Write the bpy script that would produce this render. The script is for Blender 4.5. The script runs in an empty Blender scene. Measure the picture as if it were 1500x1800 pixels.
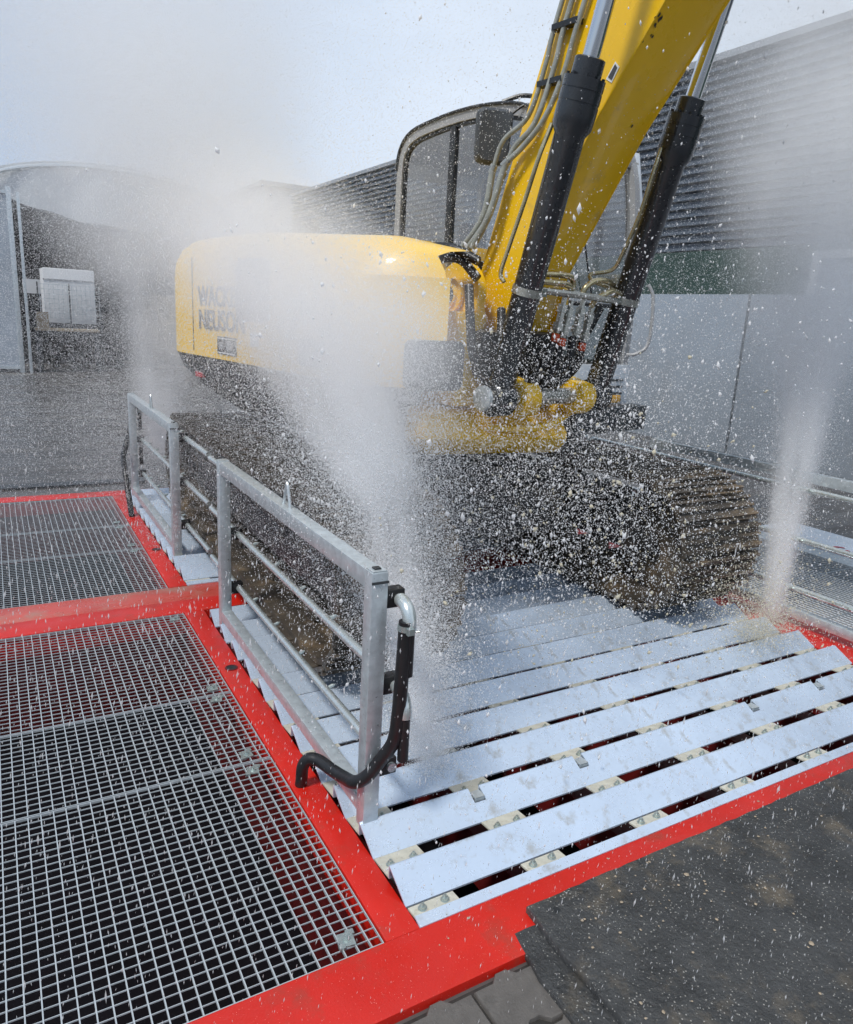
import bpy, bmesh, math, random
import numpy as np
from mathutils import Vector, Matrix, noise

random.seed(7)
RNG = np.random.default_rng(11)
D = bpy.data
SC = bpy.context.scene
COL = SC.collection
R = math.radians

# ------------------------------------------------------------------ camera
def make_camera():
    cam = D.cameras.new('camera')
    o = D.objects.new('camera', cam)
    COL.objects.link(o)
    w = np.array([1.79524107, -.434861988, .413574084])
    t = np.linalg.norm(w); k = w / t
    K = np.array([[0, -k[2], k[1]], [k[2], 0, -k[0]], [-k[1], k[0], 0]])
    Rm = np.eye(3) + math.sin(t) * K + (1 - math.cos(t)) * K @ K
    right, up, back = Rm[0], -Rm[1], -Rm[2]
    M = Matrix(((right[0], up[0], back[0], 0), (right[1], up[1], back[1], 0), (right[2], up[2], back[2], 1.7), (0, 0, 0, 1)))
    o.matrix_world = M
    cam.sensor_fit = 'VERTICAL'; cam.sensor_height = 24.0
    cam.lens = 1300.14 / 1800 * 24.0
    cam.clip_start = .05; cam.clip_end = 3000
    SC.camera = o
make_camera()

# ------------------------------------------------------------------ world and sun
SUN_EL, SUN_AZ = R(56), R(248)      # azimuth measured clockwise from +Y
def make_world():
    w = D.worlds.new('World'); SC.world = w; w.use_nodes = True
    nt = w.node_tree; N = nt.nodes; L = nt.links; N.clear()
    out = N.new('ShaderNodeOutputWorld'); bg = N.new('ShaderNodeBackground')
    sky = N.new('ShaderNodeTexSky'); sky.sky_type = 'NISHITA'; sky.sun_disc = False
    sky.sun_elevation = SUN_EL; sky.sun_rotation = SUN_AZ; sky.air_density = 1.2; sky.dust_density = 2.5
    tc = N.new('ShaderNodeTexCoord')
    mp = N.new('ShaderNodeMapping'); mp.inputs['Scale'].default_value = (1, 1, 2.2)
    mp.inputs['Location'].default_value = (.35, .1, .2)
    no = N.new('ShaderNodeTexNoise'); no.inputs['Scale'].default_value = 1.3; no.inputs['Detail'].default_value = 7; no.inputs['Roughness'].default_value = .52
    cr = N.new('ShaderNodeValToRGB'); cr.color_ramp.elements[0].position = .36; cr.color_ramp.elements[1].position = .6
    # broad cloud bank: brighter towards +X (where the photo's sky is white), thin grey-blue veil elsewhere
    sep = N.new('ShaderNodeSeparateXYZ')
    br = N.new('ShaderNodeMapRange'); br.inputs[1].default_value = -.1; br.inputs[2].default_value = .85; br.inputs[3].default_value = 0; br.inputs[4].default_value = 1
    cc = N.new('ShaderNodeMixRGB'); cc.inputs[1].default_value = (4.1, 5.25, 7.1, 1); cc.inputs[2].default_value = (9.8, 10.6, 11.6, 1)
    mx = N.new('ShaderNodeMixRGB')
    fac = N.new('ShaderNodeMath'); fac.operation = 'MULTIPLY_ADD'; fac.inputs[1].default_value = .3; fac.inputs[2].default_value = .66
    L.new(tc.outputs['Generated'], mp.inputs[0]); L.new(mp.outputs[0], no.inputs['Vector'])
    L.new(tc.outputs['Generated'], sep.inputs[0]); L.new(sep.outputs['X'], br.inputs[0])
    L.new(no.outputs['Fac'], cr.inputs[0]); L.new(cr.outputs['Color'], fac.inputs[0])
    L.new(br.outputs[0], cc.inputs[0])
    L.new(fac.outputs[0], mx.inputs[0]); L.new(sky.outputs[0], mx.inputs[1]); L.new(cc.outputs[0], mx.inputs[2])
    L.new(mx.outputs[0], bg.inputs[0]); bg.inputs[1].default_value = .085
    L.new(bg.outputs[0], out.inputs[0])
make_world()
def make_sun():
    l = D.lights.new('sun', 'SUN'); l.energy = 2.3; l.angle = R(9); l.color = (1, .97, .92)
    o = D.objects.new('sun', l); COL.objects.link(o)
    d = Vector((math.sin(SUN_AZ) * math.cos(SUN_EL), math.cos(SUN_AZ) * math.cos(SUN_EL), math.sin(SUN_EL)))
    o.rotation_euler = d.to_track_quat('Z', 'Y').to_euler(); o.location = (-6, -3, 12)
make_sun()
SC.view_settings.view_transform = 'Standard'; SC.view_settings.look = 'None'
SC.view_settings.exposure = .28; SC.view_settings.gamma = 1; SC.view_settings.use_curve_mapping = False
SC.cycles.max_bounces = 12; SC.cycles.diffuse_bounces = 3; SC.cycles.glossy_bounces = 3
SC.cycles.transmission_bounces = 4; SC.cycles.volume_bounces = 9; SC.cycles.transparent_max_bounces = 48
SC.cycles.volume_step_rate = 1.6; SC.cycles.volume_max_steps = 96
SC.cycles.use_denoising = True
SC.cycles.use_adaptive_sampling = True; SC.cycles.adaptive_threshold = .02

# ------------------------------------------------------------------ materials
class Mat:
    """procedural principled material: base colour broken by noise, dirt spots, bump, roughness variation"""
    def __new__(cls, name, col, rough=.5, metal=0., var=.12, scale=4., dirt=None, dirt_amt=0., dirt_scale=6., bump=.0, bump_scale=40.,
                stretch=(1, 1, 1), spec=.5, coat=0., alpha=1., trans=0., rvar=.12, spots=None, spots_amt=0., spots_scale=90.):
        m = D.materials.new(name); m.use_nodes = True
        nt = m.node_tree; N = nt.nodes; L = nt.links
        p = N['Principled BSDF']
        tc = N.new('ShaderNodeTexCoord'); mp = N.new('ShaderNodeMapping'); mp.inputs['Scale'].default_value = stretch
        L.new(tc.outputs['Object'], mp.inputs[0])
        def nz(sc, det=5, ro=.6):
            n = N.new('ShaderNodeTexNoise'); n.inputs['Scale'].default_value = sc; n.inputs['Detail'].default_value = det; n.inputs['Roughness'].default_value = ro
            L.new(mp.outputs[0], n.inputs['Vector']); return n
        def ramp(src, a, b):
            r = N.new('ShaderNodeMapRange'); r.inputs[1].default_value = a; r.inputs[2].default_value = b; L.new(src, r.inputs[0]); return r.outputs[0]
        n1 = nz(scale)
        c = Vector(col)
        mix = N.new('ShaderNodeMixRGB'); mix.inputs[1].default_value = (*[max(0, x * (1 - var)) for x in c], 1); mix.inputs[2].default_value = (*[min(1, x * (1 + var)) for x in c], 1)
        L.new(ramp(n1.outputs['Fac'], .3, .7), mix.inputs[0])
        cur = mix.outputs[0]
        if dirt is not None:
            n2 = nz(dirt_scale, 8, .68)
            f = ramp(n2.outputs['Fac'], .62 - .25 * dirt_amt, .72 - .1 * dirt_amt)
            mu = N.new('ShaderNodeMath'); mu.operation = 'MULTIPLY'; mu.inputs[1].default_value = min(1, .35 + dirt_amt); L.new(f, mu.inputs[0])
            m2 = N.new('ShaderNodeMixRGB'); m2.inputs[2].default_value = (*dirt, 1); L.new(mu.outputs[0], m2.inputs[0]); L.new(cur, m2.inputs[1]); cur = m2.outputs[0]
        if spots is not None:
            v = N.new('ShaderNodeTexVoronoi'); v.inputs['Scale'].default_value = spots_scale; L.new(mp.outputs[0], v.inputs['Vector'])
            n3 = nz(spots_scale * .12, 3)
            th = N.new('ShaderNodeMath'); th.operation = 'MULTIPLY'; th.inputs[1].default_value = .5 * spots_amt; L.new(n3.outputs['Fac'], th.inputs[0])
            lt = N.new('ShaderNodeMath'); lt.operation = 'LESS_THAN'; L.new(v.outputs['Distance'], lt.inputs[0]); L.new(th.outputs[0], lt.inputs[1])
            m3 = N.new('ShaderNodeMixRGB'); m3.inputs[2].default_value = (*spots, 1); L.new(lt.outputs[0], m3.inputs[0]); L.new(cur, m3.inputs[1]); cur = m3.outputs[0]
        L.new(cur, p.inputs['Base Color'])
        rr = N.new('ShaderNodeMapRange'); rr.inputs[1].default_value = .3; rr.inputs[2].default_value = .7
        rr.inputs[3].default_value = max(.02, rough - rvar); rr.inputs[4].default_value = min(1, rough + rvar)
        n4 = nz(scale * 2.3, 6); L.new(n4.outputs['Fac'], rr.inputs[0]); L.new(rr.outputs[0], p.inputs['Roughness'])
        p.inputs['Metallic'].default_value = metal; p.inputs['Specular IOR Level'].default_value = spec
        p.inputs['Coat Weight'].default_value = coat; p.inputs['Alpha'].default_value = alpha; p.inputs['Transmission Weight'].default_value = trans
        if bump:
            b = N.new('ShaderNodeBump'); b.inputs['Strength'].default_value = bump; b.inputs['Distance'].default_value = .01
            n5 = nz(bump_scale, 6, .65); L.new(n5.outputs['Fac'], b.inputs['Height']); L.new(b.outputs[0], p.inputs['Normal'])
        return m

M = dict(
    red=Mat('red_paint', (.56, .013, .005), .42, var=.1, scale=3, dirt=(.30, .05, .03), dirt_amt=.32, dirt_scale=5, bump=.16, bump_scale=160, coat=.18, spots=(.75, .35, .3), spots_amt=.33, spots_scale=120),
    redmud=Mat('muddy_red_paint', (.50, .07, .05), .3, var=.25, scale=2.2, dirt=(.33, .2, .15), dirt_amt=.55, dirt_scale=2.5, bump=.1, bump_scale=60, spots=(.6, .4, .35), spots_amt=.35, spots_scale=110),
    red_dark=Mat('shade_darkened_red', (.12, .008, .008), .5, var=.3, scale=8, dirt=(.05, .03, .025), dirt_amt=.35),  # deck red, darkened in colour for the shade beneath the deck
    slat=Mat('sky_tinted_zinc_slat', (.54, .635, .76), .26, metal=.3, var=.07, scale=3.5, dirt=(.34, .32, .27), dirt_amt=.30, dirt_scale=13, bump=.10, bump_scale=45, spots=(.25, .24, .21), spots_amt=.40, spots_scale=70),  # blue of the reflected sky is put into the base colour
    zinc=Mat('galvanised_steel', (.56, .61, .63), .38, metal=.55, var=.16, scale=26, dirt=(.42, .44, .44), dirt_amt=.2, dirt_scale=40, bump=.06, bump_scale=80),
    zincbar=Mat('grating_zinc', (.50, .54, .56), .42, metal=.3, var=.1, scale=30),
    pipe=Mat('zinc_pipe', (.62, .67, .66), .28, metal=.7, var=.1, scale=12),
    bracket=Mat('bracket_steel', (.58, .56, .47), .55, metal=.15, var=.15, scale=20, dirt=(.30, .22, .12), dirt_amt=.3, dirt_scale=26),
    bolt=Mat('bolt_steel', (.50, .56, .54), .35, metal=.8, var=.1, scale=30),
    yellow=Mat('yellow_paint', (.88, .53, .010), .30, var=.06, scale=2, dirt=(.52, .32, .07), dirt_amt=.2, dirt_scale=6, coat=.35, bump=.03, bump_scale=90),
    hood=Mat('haze_paled_yellow_hood', (.88, .57, .09), .4, var=.05, scale=2, dirt=(.8, .6, .25), dirt_amt=.2, dirt_scale=3, coat=.2),  # same yellow as the boom, with the mist's paleness put into the colour
    black=Mat('black_paint', (.018, .02, .022), .38, var=.3, scale=6, dirt=(.06, .06, .055), dirt_amt=.2, dirt_scale=9),
    rubber=Mat('black_rubber', (.012, .012, .013), .42, var=.3, scale=18),
    cyl=Mat('cylinder_graphite_paint', (.026, .029, .033), .27, var=.15, scale=5, dirt=(.05, .055, .06), dirt_amt=.1, coat=.3),
    chrome=Mat('chrome_rod', (.72, .73, .74), .08, metal=1., var=.03, scale=5, rvar=.03),
    steel=Mat('clamp_steel', (.42, .42, .38), .30, metal=.75, var=.12, scale=20),
    brass=Mat('yellow_zinc_tube', (.50, .43, .26), .25, metal=.85, var=.2, scale=14),
    hosegrey=Mat('grey_hydraulic_tube', (.34, .35, .31), .4, metal=.25, var=.2, scale=14),
    mud=Mat('muddy_track', (.075, .062, .048), .40, var=.5, scale=6, dirt=(.24, .17, .10), dirt_amt=.42, dirt_scale=5, bump=.7, bump_scale=22),
    undercar=Mat('undercarriage_steel', (.035, .034, .034), .5, var=.3, scale=5, dirt=(.12, .09, .06), dirt_amt=.35, dirt_scale=6, bump=.3, bump_scale=25),
    cabgrey=Mat('cab_frame_grey', (.31, .32, .335), .4, var=.08, scale=3),
    charcoal=Mat('charcoal_plastic', (.05, .055, .06), .5, var=.2, scale=8, bump=.1, bump_scale=120),
    text=Mat('lettering_black', (.06, .06, .065), .5, var=.05),
    white=Mat('white_sticker', (.75, .76, .76), .5, var=.04),
    whitep=Mat('white_steel_panel', (.62, .68, .74), .4, var=.05, scale=2, dirt=(.45, .47, .5), dirt_amt=.1),
    redp=Mat('red_print', (.45, .03, .04), .5, var=.05),
    orange=Mat('orange_cap', (.55, .07, .015), .5, var=.08),
    amber=Mat('amber_lens', (.80, .42, .03), .25, var=.08),
    paver=Mat('paver_concrete', (.115, .105, .095), .55, var=.2, scale=14, dirt=(.06, .055, .05), dirt_amt=.35, dirt_scale=12, bump=.35, bump_scale=120, spots=(.2, .2, .19), spots_amt=.3, spots_scale=140),
    ramp=Mat('wet_rubber_plate', (.045, .046, .046), .38, var=.4, scale=7, dirt=(.16, .13, .09), dirt_amt=.34, dirt_scale=4.5, bump=.9, bump_scale=60, spots=(.34, .33, .30), spots_amt=.62, spots_scale=85, rvar=.25),
    joint=Mat('wet_joint_sand', (.03, .027, .024), .7, var=.3, scale=30),
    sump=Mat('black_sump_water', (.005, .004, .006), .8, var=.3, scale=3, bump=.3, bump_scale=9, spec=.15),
    ground=Mat('wet_yard_paving', (.088, .083, .08), .36, var=.3, scale=1.1, dirt=(.2, .185, .165), dirt_amt=.3, dirt_scale=.8, stretch=(.35, 1.6, 1), bump=.3, bump_scale=30, rvar=.3),
    concrete=Mat('concrete_panel', (.33, .365, .40), .30, metal=.25, var=.09, scale=.7, dirt=(.3, .31, .32), dirt_amt=.25, dirt_scale=.6, bump=.05, bump_scale=60),
    clad=Mat('grey_cladding', (.13, .15, .175), .42, metal=.3, var=.12, scale=3),
    green=Mat('green_facade_band', (.035, .065, .052), .5, var=.12, scale=3),
    roofmetal=Mat('roof_trim', (.3, .32, .34), .5, var=.1),
    fabric=Mat('pale_hall_sheeting', (.56, .58, .59), .6, var=.15, scale=.8, dirt=(.25, .27, .28), dirt_amt=.3, dirt_scale=1.2, bump=.3, bump_scale=3),
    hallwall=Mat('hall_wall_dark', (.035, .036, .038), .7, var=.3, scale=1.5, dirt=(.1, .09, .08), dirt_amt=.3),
    paleglass=Mat('pale_gate_sheet', (.36, .40, .45), .35, var=.12, scale=1.2),
    wood=Mat('tan_board', (.35, .28, .2), .6, var=.15, scale=5),
    eggshell=Mat('far_white_facade', (.7, .71, .72), .6, var=.04),
    seat=Mat('seat_cloth', (.03, .03, .035), .8, var=.2),
)
def glass_mat():
    m = D.materials.new('cab_glass'); m.use_nodes = True
    nt = m.node_tree; N = nt.nodes; L = nt.links; N.clear()
    out = N.new('ShaderNodeOutputMaterial'); mx = N.new('ShaderNodeMixShader'); tr = N.new('ShaderNodeBsdfTransparent'); gl = N.new('ShaderNodeBsdfGlossy')
    fr = N.new('ShaderNodeLayerWeight'); fr.inputs[0].default_value = .25
    ad = N.new('ShaderNodeMath'); ad.operation = 'MULTIPLY_ADD'; ad.inputs[1].default_value = .6; ad.inputs[2].default_value = .24; ad.use_clamp = True
    tc = N.new('ShaderNodeTexCoord'); no = N.new('ShaderNodeTexNoise'); no.inputs['Scale'].default_value = 3; L.new(tc.outputs['Object'], no.inputs['Vector'])
    mr = N.new('ShaderNodeMapRange'); mr.inputs[3].default_value = .02; mr.inputs[4].default_value = .12; L.new(no.outputs['Fac'], mr.inputs[0]); L.new(mr.outputs[0], gl.inputs['Roughness'])
    tr.inputs[0].default_value = (.96, .975, .98, 1)
    L.new(fr.outputs['Facing'], ad.inputs[0]); L.new(ad.outputs[0], mx.inputs[0]); L.new(tr.outputs[0], mx.inputs[1]); L.new(gl.outputs[0], mx.inputs[2]); L.new(mx.outputs[0], out.inputs[0])
    return m
M['glass'] = glass_mat()

# ------------------------------------------------------------------ mesh helpers
TH = R(9); BO = Vector((2.5, 4.4, 0))            # upper structure slewed by nine degrees about the slew ring
UP = Matrix.Translation(BO) @ Matrix.Rotation(TH, 4, 'Z')
ID = Matrix.Identity(4)

class MB:
    def __init__(s): s.v = []; s.f = []; s.sm = []
    def add(s, vs, fs, smooth=False):
        o = len(s.v); s.v += [tuple(v) for v in vs]; s.f += [tuple(i + o for i in f) for f in fs]; s.sm += [smooth] * len(fs)
        return s
    def box(s, a, b, m=None):
        x0, y0, z0 = a; x1, y1, z1 = b
        vs = [Vector(p) for p in ((x0, y0, z0), (x1, y0, z0), (x1, y1, z0), (x0, y1, z0), (x0, y0, z1), (x1, y0, z1), (x1, y1, z1), (x0, y1, z1))]
        if m is not None: vs = [m @ v for v in vs]
        return s.add(vs, [(0, 3, 2, 1), (4, 5, 6, 7), (0, 1, 5, 4), (1, 2, 6, 5), (2, 3, 7, 6), (3, 0, 4, 7)])
    def prism(s, poly, axis, a, b):
        """poly: 2-D outline (counter-clockwise seen down +axis); extruded along axis from a to b"""
        n = len(poly)
        def P(p, t): return {'x': (t, p[0], p[1]), 'y': (p[0], t, p[1]), 'z': (p[0], p[1], t)}[axis]
        vs = [P(p, a) for p in poly] + [P(p, b) for p in poly]
        fs = [tuple(range(n - 1, -1, -1)), tuple(range(n, 2 * n))] + [(i, (i + 1) % n, n + (i + 1) % n, n + i) for i in range(n)]
        return s.add(vs, fs)
    def loft(s, rings, cap=True, smooth=False):
        n = len(rings[0]); vs = [p for r in rings for p in r]
        fs = [(k * n + i, k * n + (i + 1) % n, (k + 1) * n + (i + 1) % n, (k + 1) * n + i) for k in range(len(rings) - 1) for i in range(n)]
        s.add(vs, fs, smooth)
        if cap:
            s.add(rings[0], [tuple(range(n - 1, -1, -1))]); s.add(rings[-1], [tuple(range(n))])
        return s
    def tube(s, pts, r, n=12, cap=True, radii=None):
        pts = [Vector(p) for p in pts]; rings = []; ref = None
        for i, p in enumerate(pts):
            t = (pts[min(i + 1, len(pts) - 1)] - pts[max(i - 1, 0)]).normalized()
            if ref is None:
                ref = t.orthogonal().normalized()
            ref = (ref - t * ref.dot(t)).normalized(); b = t.cross(ref)
            rr = radii[i] if radii else r
            rings.append([p + (ref * math.cos(a) + b * math.sin(a)) * rr for a in (2 * math.pi * k / n for k in range(n))])
        s.loft(rings, False, True)
        if cap:
            s.add(rings[0], [tuple(range(n - 1, -1, -1))]); s.add(rings[-1], [tuple(range(n))])
        return s
    def lathe(s, base, axis, prof, n=24):
        """prof: list of (distance along axis, radius)"""
        base = Vector(base); ax = Vector(axis).normalized(); u = ax.orthogonal().normalized(); w = ax.cross(u)
        rings = [[base + ax * t + (u * math.cos(2 * math.pi * k / n) + w * math.sin(2 * math.pi * k / n)) * rr for k in range(n)] for t, rr in prof]
        for a, b in zip(rings, rings[1:]): s.loft([a, b], False, True)
        s.add(rings[0], [tuple(range(n - 1, -1, -1))]); s.add(rings[-1], [tuple(range(n))])
        return s
    def mesh(s, name, mat, off=Vector((0, 0, 0)), bevel=0):
        me = D.meshes.new(name); me.from_pydata([Vector(v) - off for v in s.v], [], s.f)
        me.polygons.foreach_set('use_smooth', s.sm)
        me.materials.append(M[mat] if isinstance(mat, str) else mat)
        me.update(); bm = bmesh.new(); bm.from_mesh(me)
        bmesh.ops.remove_doubles(bm, verts=bm.verts, dist=1e-5); bmesh.ops.recalc_face_normals(bm, faces=bm.faces)
        if bevel:
            es = [e for e in bm.edges if len(e.link_faces) == 2 and e.calc_face_angle(0) > .7]
            bmesh.ops.bevel(bm, geom=es, offset=bevel, segments=2, profile=.6, affect='EDGES', clamp_overlap=True)
        bm.to_mesh(me); bm.free()
        try: me.set_sharp_from_angle(angle=R(40))
        except Exception: pass
        return me
    def build(s, name, mat, parent=None, world=None, bevel=0, origin=None):
        W = (world or ID).copy(); off = Vector((0, 0, 0))
        if parent is None and world is None:
            off = Vector(origin) if origin is not None else Vector((sum(v[0] for v in s.v) / len(s.v), sum(v[1] for v in s.v) / len(s.v), min(v[2] for v in s.v)))
            W = Matrix.Translation(off)
        return link(name, s.mesh(name, mat, off, bevel), parent, W)

WORLDM = {}
def link(name, data, parent, W):
    o = D.objects.new(name, data); COL.objects.link(o); WORLDM[o] = W
    if parent is not None:
        o.parent = parent; o.matrix_basis = WORLDM[parent].inverted() @ W
    else: o.matrix_basis = W
    return o
def thing(name, label, cat, loc=(0, 0, 0), group=None, kind=None):
    o = link(name, None, None, Matrix.Translation(Vector(loc))); o.empty_display_size = .1
    return tag(o, label, cat, group, kind)
def tag(o, label=None, cat=None, group=None, kind=None):
    if label: o['label'] = label
    if cat: o['category'] = cat
    if group: o['group'] = group
    if kind: o['kind'] = kind
    return o
def rep(proto_mesh, name, parent, W):
    return link(name, proto_mesh, parent, W)
T = lambda x, y, z: Matrix.Translation(Vector((x, y, z)))
def arc(c, r, a0, a1, n): return [(c[0] + r * math.cos(R(a0 + (a1 - a0) * i / n)), c[1] + r * math.sin(R(a0 + (a1 - a0) * i / n))) for i in range(n + 1)]
def smooth_path(pts, k=6):
    pts = [Vector(p) for p in pts]; out = []
    P = [pts[0] * 2 - pts[1]] + pts + [pts[-1] * 2 - pts[-2]]
    for i in range(1, len(P) - 2):
        for j in range(k):
            t = j / k; a, b, c, d = P[i - 1], P[i], P[i + 1], P[i + 2]
            out.append(.5 * ((2 * b) + (c - a) * t + (2 * a - 5 * b + 4 * c - d) * t * t + (3 * b - a - 3 * c + d) * t ** 3))
    out.append(pts[-1]); return out

# ------------------------------------------------------------------ ground
GZ = -.03
def ground():
    # one sheet to the horizon with an opening under the wash platform
    b = MB(); x0, x1, y0, y1 = -2.55, 5.9, 1.30, 7.18; B = 900
    b.add([(-B, -B, GZ), (B, -B, GZ), (B, B, GZ), (-B, B, GZ), (x0, y0, GZ), (x1, y0, GZ), (x1, y1, GZ), (x0, y1, GZ)],
          [(0, 1, 5, 4), (1, 2, 6, 5), (2, 3, 7, 6), (3, 0, 4, 7)])
    g = b.build('ground', 'ground', world=ID); tag(g, kind='structure')
    # paved apron in front of the platform: interlocking blocks on a dark bed
    p = MB(); p.box((-2.6, -.6, GZ - .05), (1.9, 1.268, GZ + .004)); ap = p.build('pavement', 'joint', world=ID); tag(ap, kind='structure')
    w, h, c = .205, .165, .024
    def block(notch):
        o = [(-w / 2, -h / 2), (-w / 5, -h / 2), (-w / 5 + c, -h / 2 + c), (w / 5 - c, -h / 2 + c), (w / 5, -h / 2), (w / 2, -h / 2),
             (w / 2, h / 2), (w / 5, h / 2), (w / 5 - c, h / 2 + c), (-w / 5 + c, h / 2 + c), (-w / 5, h / 2), (-w / 2, h / 2)]
        g_ = .0045
        o = [(x * (1 - 2 * g_ / w), y * (1 - 2 * g_ / h)) for x, y in o]
        return o
    o = block(0); bb = MB(); ri = [(x * .97, y * .965) for x, y in o]
    bb.loft([[(x, y, -.04) for x, y in o], [(x, y, .010) for x, y in o], [(x, y, .015) for x, y in ri]])
    me = bb.mesh('paver', 'paver')
    rr = random.Random(3)
    for j in range(11):
        for i in range(21):
            x = -2.42 + i * w + (w / 2 if j % 2 else 0); y = 1.175 - j * h
            if x > 1.75: continue
            W = T(x, y, GZ + rr.uniform(-.003, .003)) @ Matrix.Rotation(rr.uniform(-.006, .006), 4, 'Z') @ Matrix.Rotation(rr.uniform(-.012, .012), 4, 'X')
            rep(me, 'paver', ap, W)
ground()

# ------------------------------------------------------------------ wash platform
X0, X1 = .935, 3.95              # slat bed
SL_H, SL_W, SL_P = .058, .112, .222
def slat_mesh(notch=()):
    b = MB(); t = .006
    def piece(xa, xb, w):
        z1 = SL_H * w / SL_W
        b.prism([(0, 0), (w, z1), (w, z1 - t), (0, -t)], 'x', xa, xb)
    cuts = sorted(notch); x = X0
    for c in cuts:
        piece(x, c - .024, SL_W); piece(c - .024, c + .024, SL_W - .05); x = c + .024
    piece(x, X1, SL_W)
    x = X0
    for c in cuts + [X1 + .024]:
        b.prism([(SL_W, SL_H), (SL_W + .005, SL_H - .001), (SL_W + .005, .012), (SL_W, .012)], 'x', x, c - .024); x = c + .024
    return b
def platform(yf, yb, y0s, label, hooks, detail):
    t = thing('wash_platform', label, 'wash platform', (2.44, yf, 0), group='platform modules joined end to end')
    def strip(a, b2, m='red', name='deck_plate'):
        return MB().box(a, b2).build(name, m, t, bevel=.003)
    front, back = (1.28, 4.06) if yf < 2 else (4.256, 6.98)
    y_in0 = 1.49 if yf < 2 else 4.488
    strip((-2.55, yf, -.13), (5.9, y_in0, 0)) if yf < 2 else strip((-2.55, yf, -.13), (5.9, y_in0, -.003), 'redmud')
    strip((-2.55, back, -.13), (5.9, yb, 0))
    strip((.826, y_in0, -.13), (X0, back, 0))
    strip((X1 + .004, y_in0, -.13), (4.335, back, -.002))
    strip((5.7, y_in0, -.13), (5.9, back, 0), 'zinc')
    # dark sump
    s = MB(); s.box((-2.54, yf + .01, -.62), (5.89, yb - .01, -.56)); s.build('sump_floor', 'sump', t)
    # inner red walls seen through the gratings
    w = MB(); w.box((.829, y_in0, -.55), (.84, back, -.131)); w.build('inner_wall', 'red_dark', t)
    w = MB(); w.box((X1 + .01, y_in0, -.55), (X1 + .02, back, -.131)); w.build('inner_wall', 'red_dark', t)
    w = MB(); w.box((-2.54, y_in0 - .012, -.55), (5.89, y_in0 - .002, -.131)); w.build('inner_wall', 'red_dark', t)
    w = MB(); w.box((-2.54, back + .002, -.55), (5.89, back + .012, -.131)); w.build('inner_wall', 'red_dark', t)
    # longitudinal beams under the brackets
    BX = [.952 + .481 * i for i in range(7)]
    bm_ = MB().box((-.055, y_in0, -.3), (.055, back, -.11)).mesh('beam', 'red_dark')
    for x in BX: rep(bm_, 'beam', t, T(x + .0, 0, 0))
    # slats
    plain = slat_mesh().mesh('slat', 'slat'); notched = slat_mesh([1.39, 1.88, 2.92, 3.42]).mesh('slat', 'slat')
    # front angle strip
    MB().prism([(0, .002), (.034, .012), (.034, .006), (0, -.004)], 'x', X0, X1).build('edge_strip', 'slat', t, world=T(0, y_in0, 0))
    br = MB(); br.prism([(0, 0), (SL_P - SL_W - .004, -.012), (SL_P - SL_W - .004, -.018), (0, -.006)], 'x', -.078, .078)
    brm = br.mesh('bracket', 'bracket')
    brm0 = MB().prism([(0, 0), (.047, -.005), (.047, -.011), (0, -.006)], 'x', -.078, .078).mesh('bracket', 'bracket')
    bo = MB(); bo.lathe((0, 0, 0), (0, 0, 1), [(0, .015), (.002, .015), (.0021, .0105), (.011, .0105), (.0111, .0055), (.02, .005)], 8); bom = bo.mesh('bolt', 'bolt')
    hk = MB(); hk.box((-.02, -.045, -.05), (.02, -.038, .018)); hk.box((-.02, -.045, .012), (.02, -.005, .018)); hkm = hk.mesh('hook', 'zinc')
    rr = random.Random(int(yf * 10))
    nz = MB(); nz.lathe((0, 0, 0), (0, 0, 1), [(0, .02), (.03, .02), (.031, .012), (.05, .010)], 10); nzm = nz.mesh('nozzle', 'zinc')
    pm = MB().tube([(X0, 0, -.3), (X1, 0, -.3)], .018, 8).mesh('spray_pipe', 'zinc')
    for k, y in enumerate(y0s):
        rep(notched if (hooks and k == 1) else plain, 'slat', t, T(0, y, rr.uniform(-.0015, .0015)))
        yb0 = y - (SL_P - SL_W) + .004
        if k % 2 == 0: 
            pi = rep(pm, 'spray_pipe', t, T(0, yb0 + .04, .03))
            if detail:
                for q in range(12): rep(nzm, 'nozzle', pi, T(X0 + .16 + q * .24, yb0 + .04, -.255))
        for x in BX:
            if detail and k > 7: continue
            bx = rep(brm if k else brm0, 'bracket', t, T(max(x, X0 + .081), yb0 + (0 if k else .052), .012 if k else .005))
            if detail and k < 6:
                for dx in (-.042, .036):
                    rep(bom, 'bolt', bx, T(max(x, X0 + .081) + dx + rr.uniform(-.004, .004), yb0 + (.055 if k else .076), .0045 if k else .002))
        if hooks and k == 1:
            for x in (1.39, 1.88, 2.92, 3.42): rep(hkm, 'hook', t, T(x, y + SL_W, .03))
    return t
P1 = platform(1.28, 4.25, [1.578 + SL_P * k for k in range(11)], 'near red steel wash platform with sloping zinc slats tinted sky blue over a dark sump', True, True)
P2 = platform(4.256, 7.16, [4.58 + SL_P * k for k in range(11)], 'far red steel wash platform module under the rear of the excavator', False, False)
def sockets():
    for p, x, y in ((P1, .883, 3.286), (P2, .894, 5.275)):
        b = MB(); b.lathe((x, y, -.001), (0, 0, 1), [(0, .031), (.004, .031), (.0041, .024), (-.0, .024)], 20); o = b.build('lifting_socket', 'red_dark', p)
        MB().lathe((x, y, .0), (0, 0, 1), [(0, .024), (.0022, .024)], 20).build('socket_shade_disc', 'black', o)  # black disc on the deck paints the dark inside of the socket
sockets()

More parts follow.
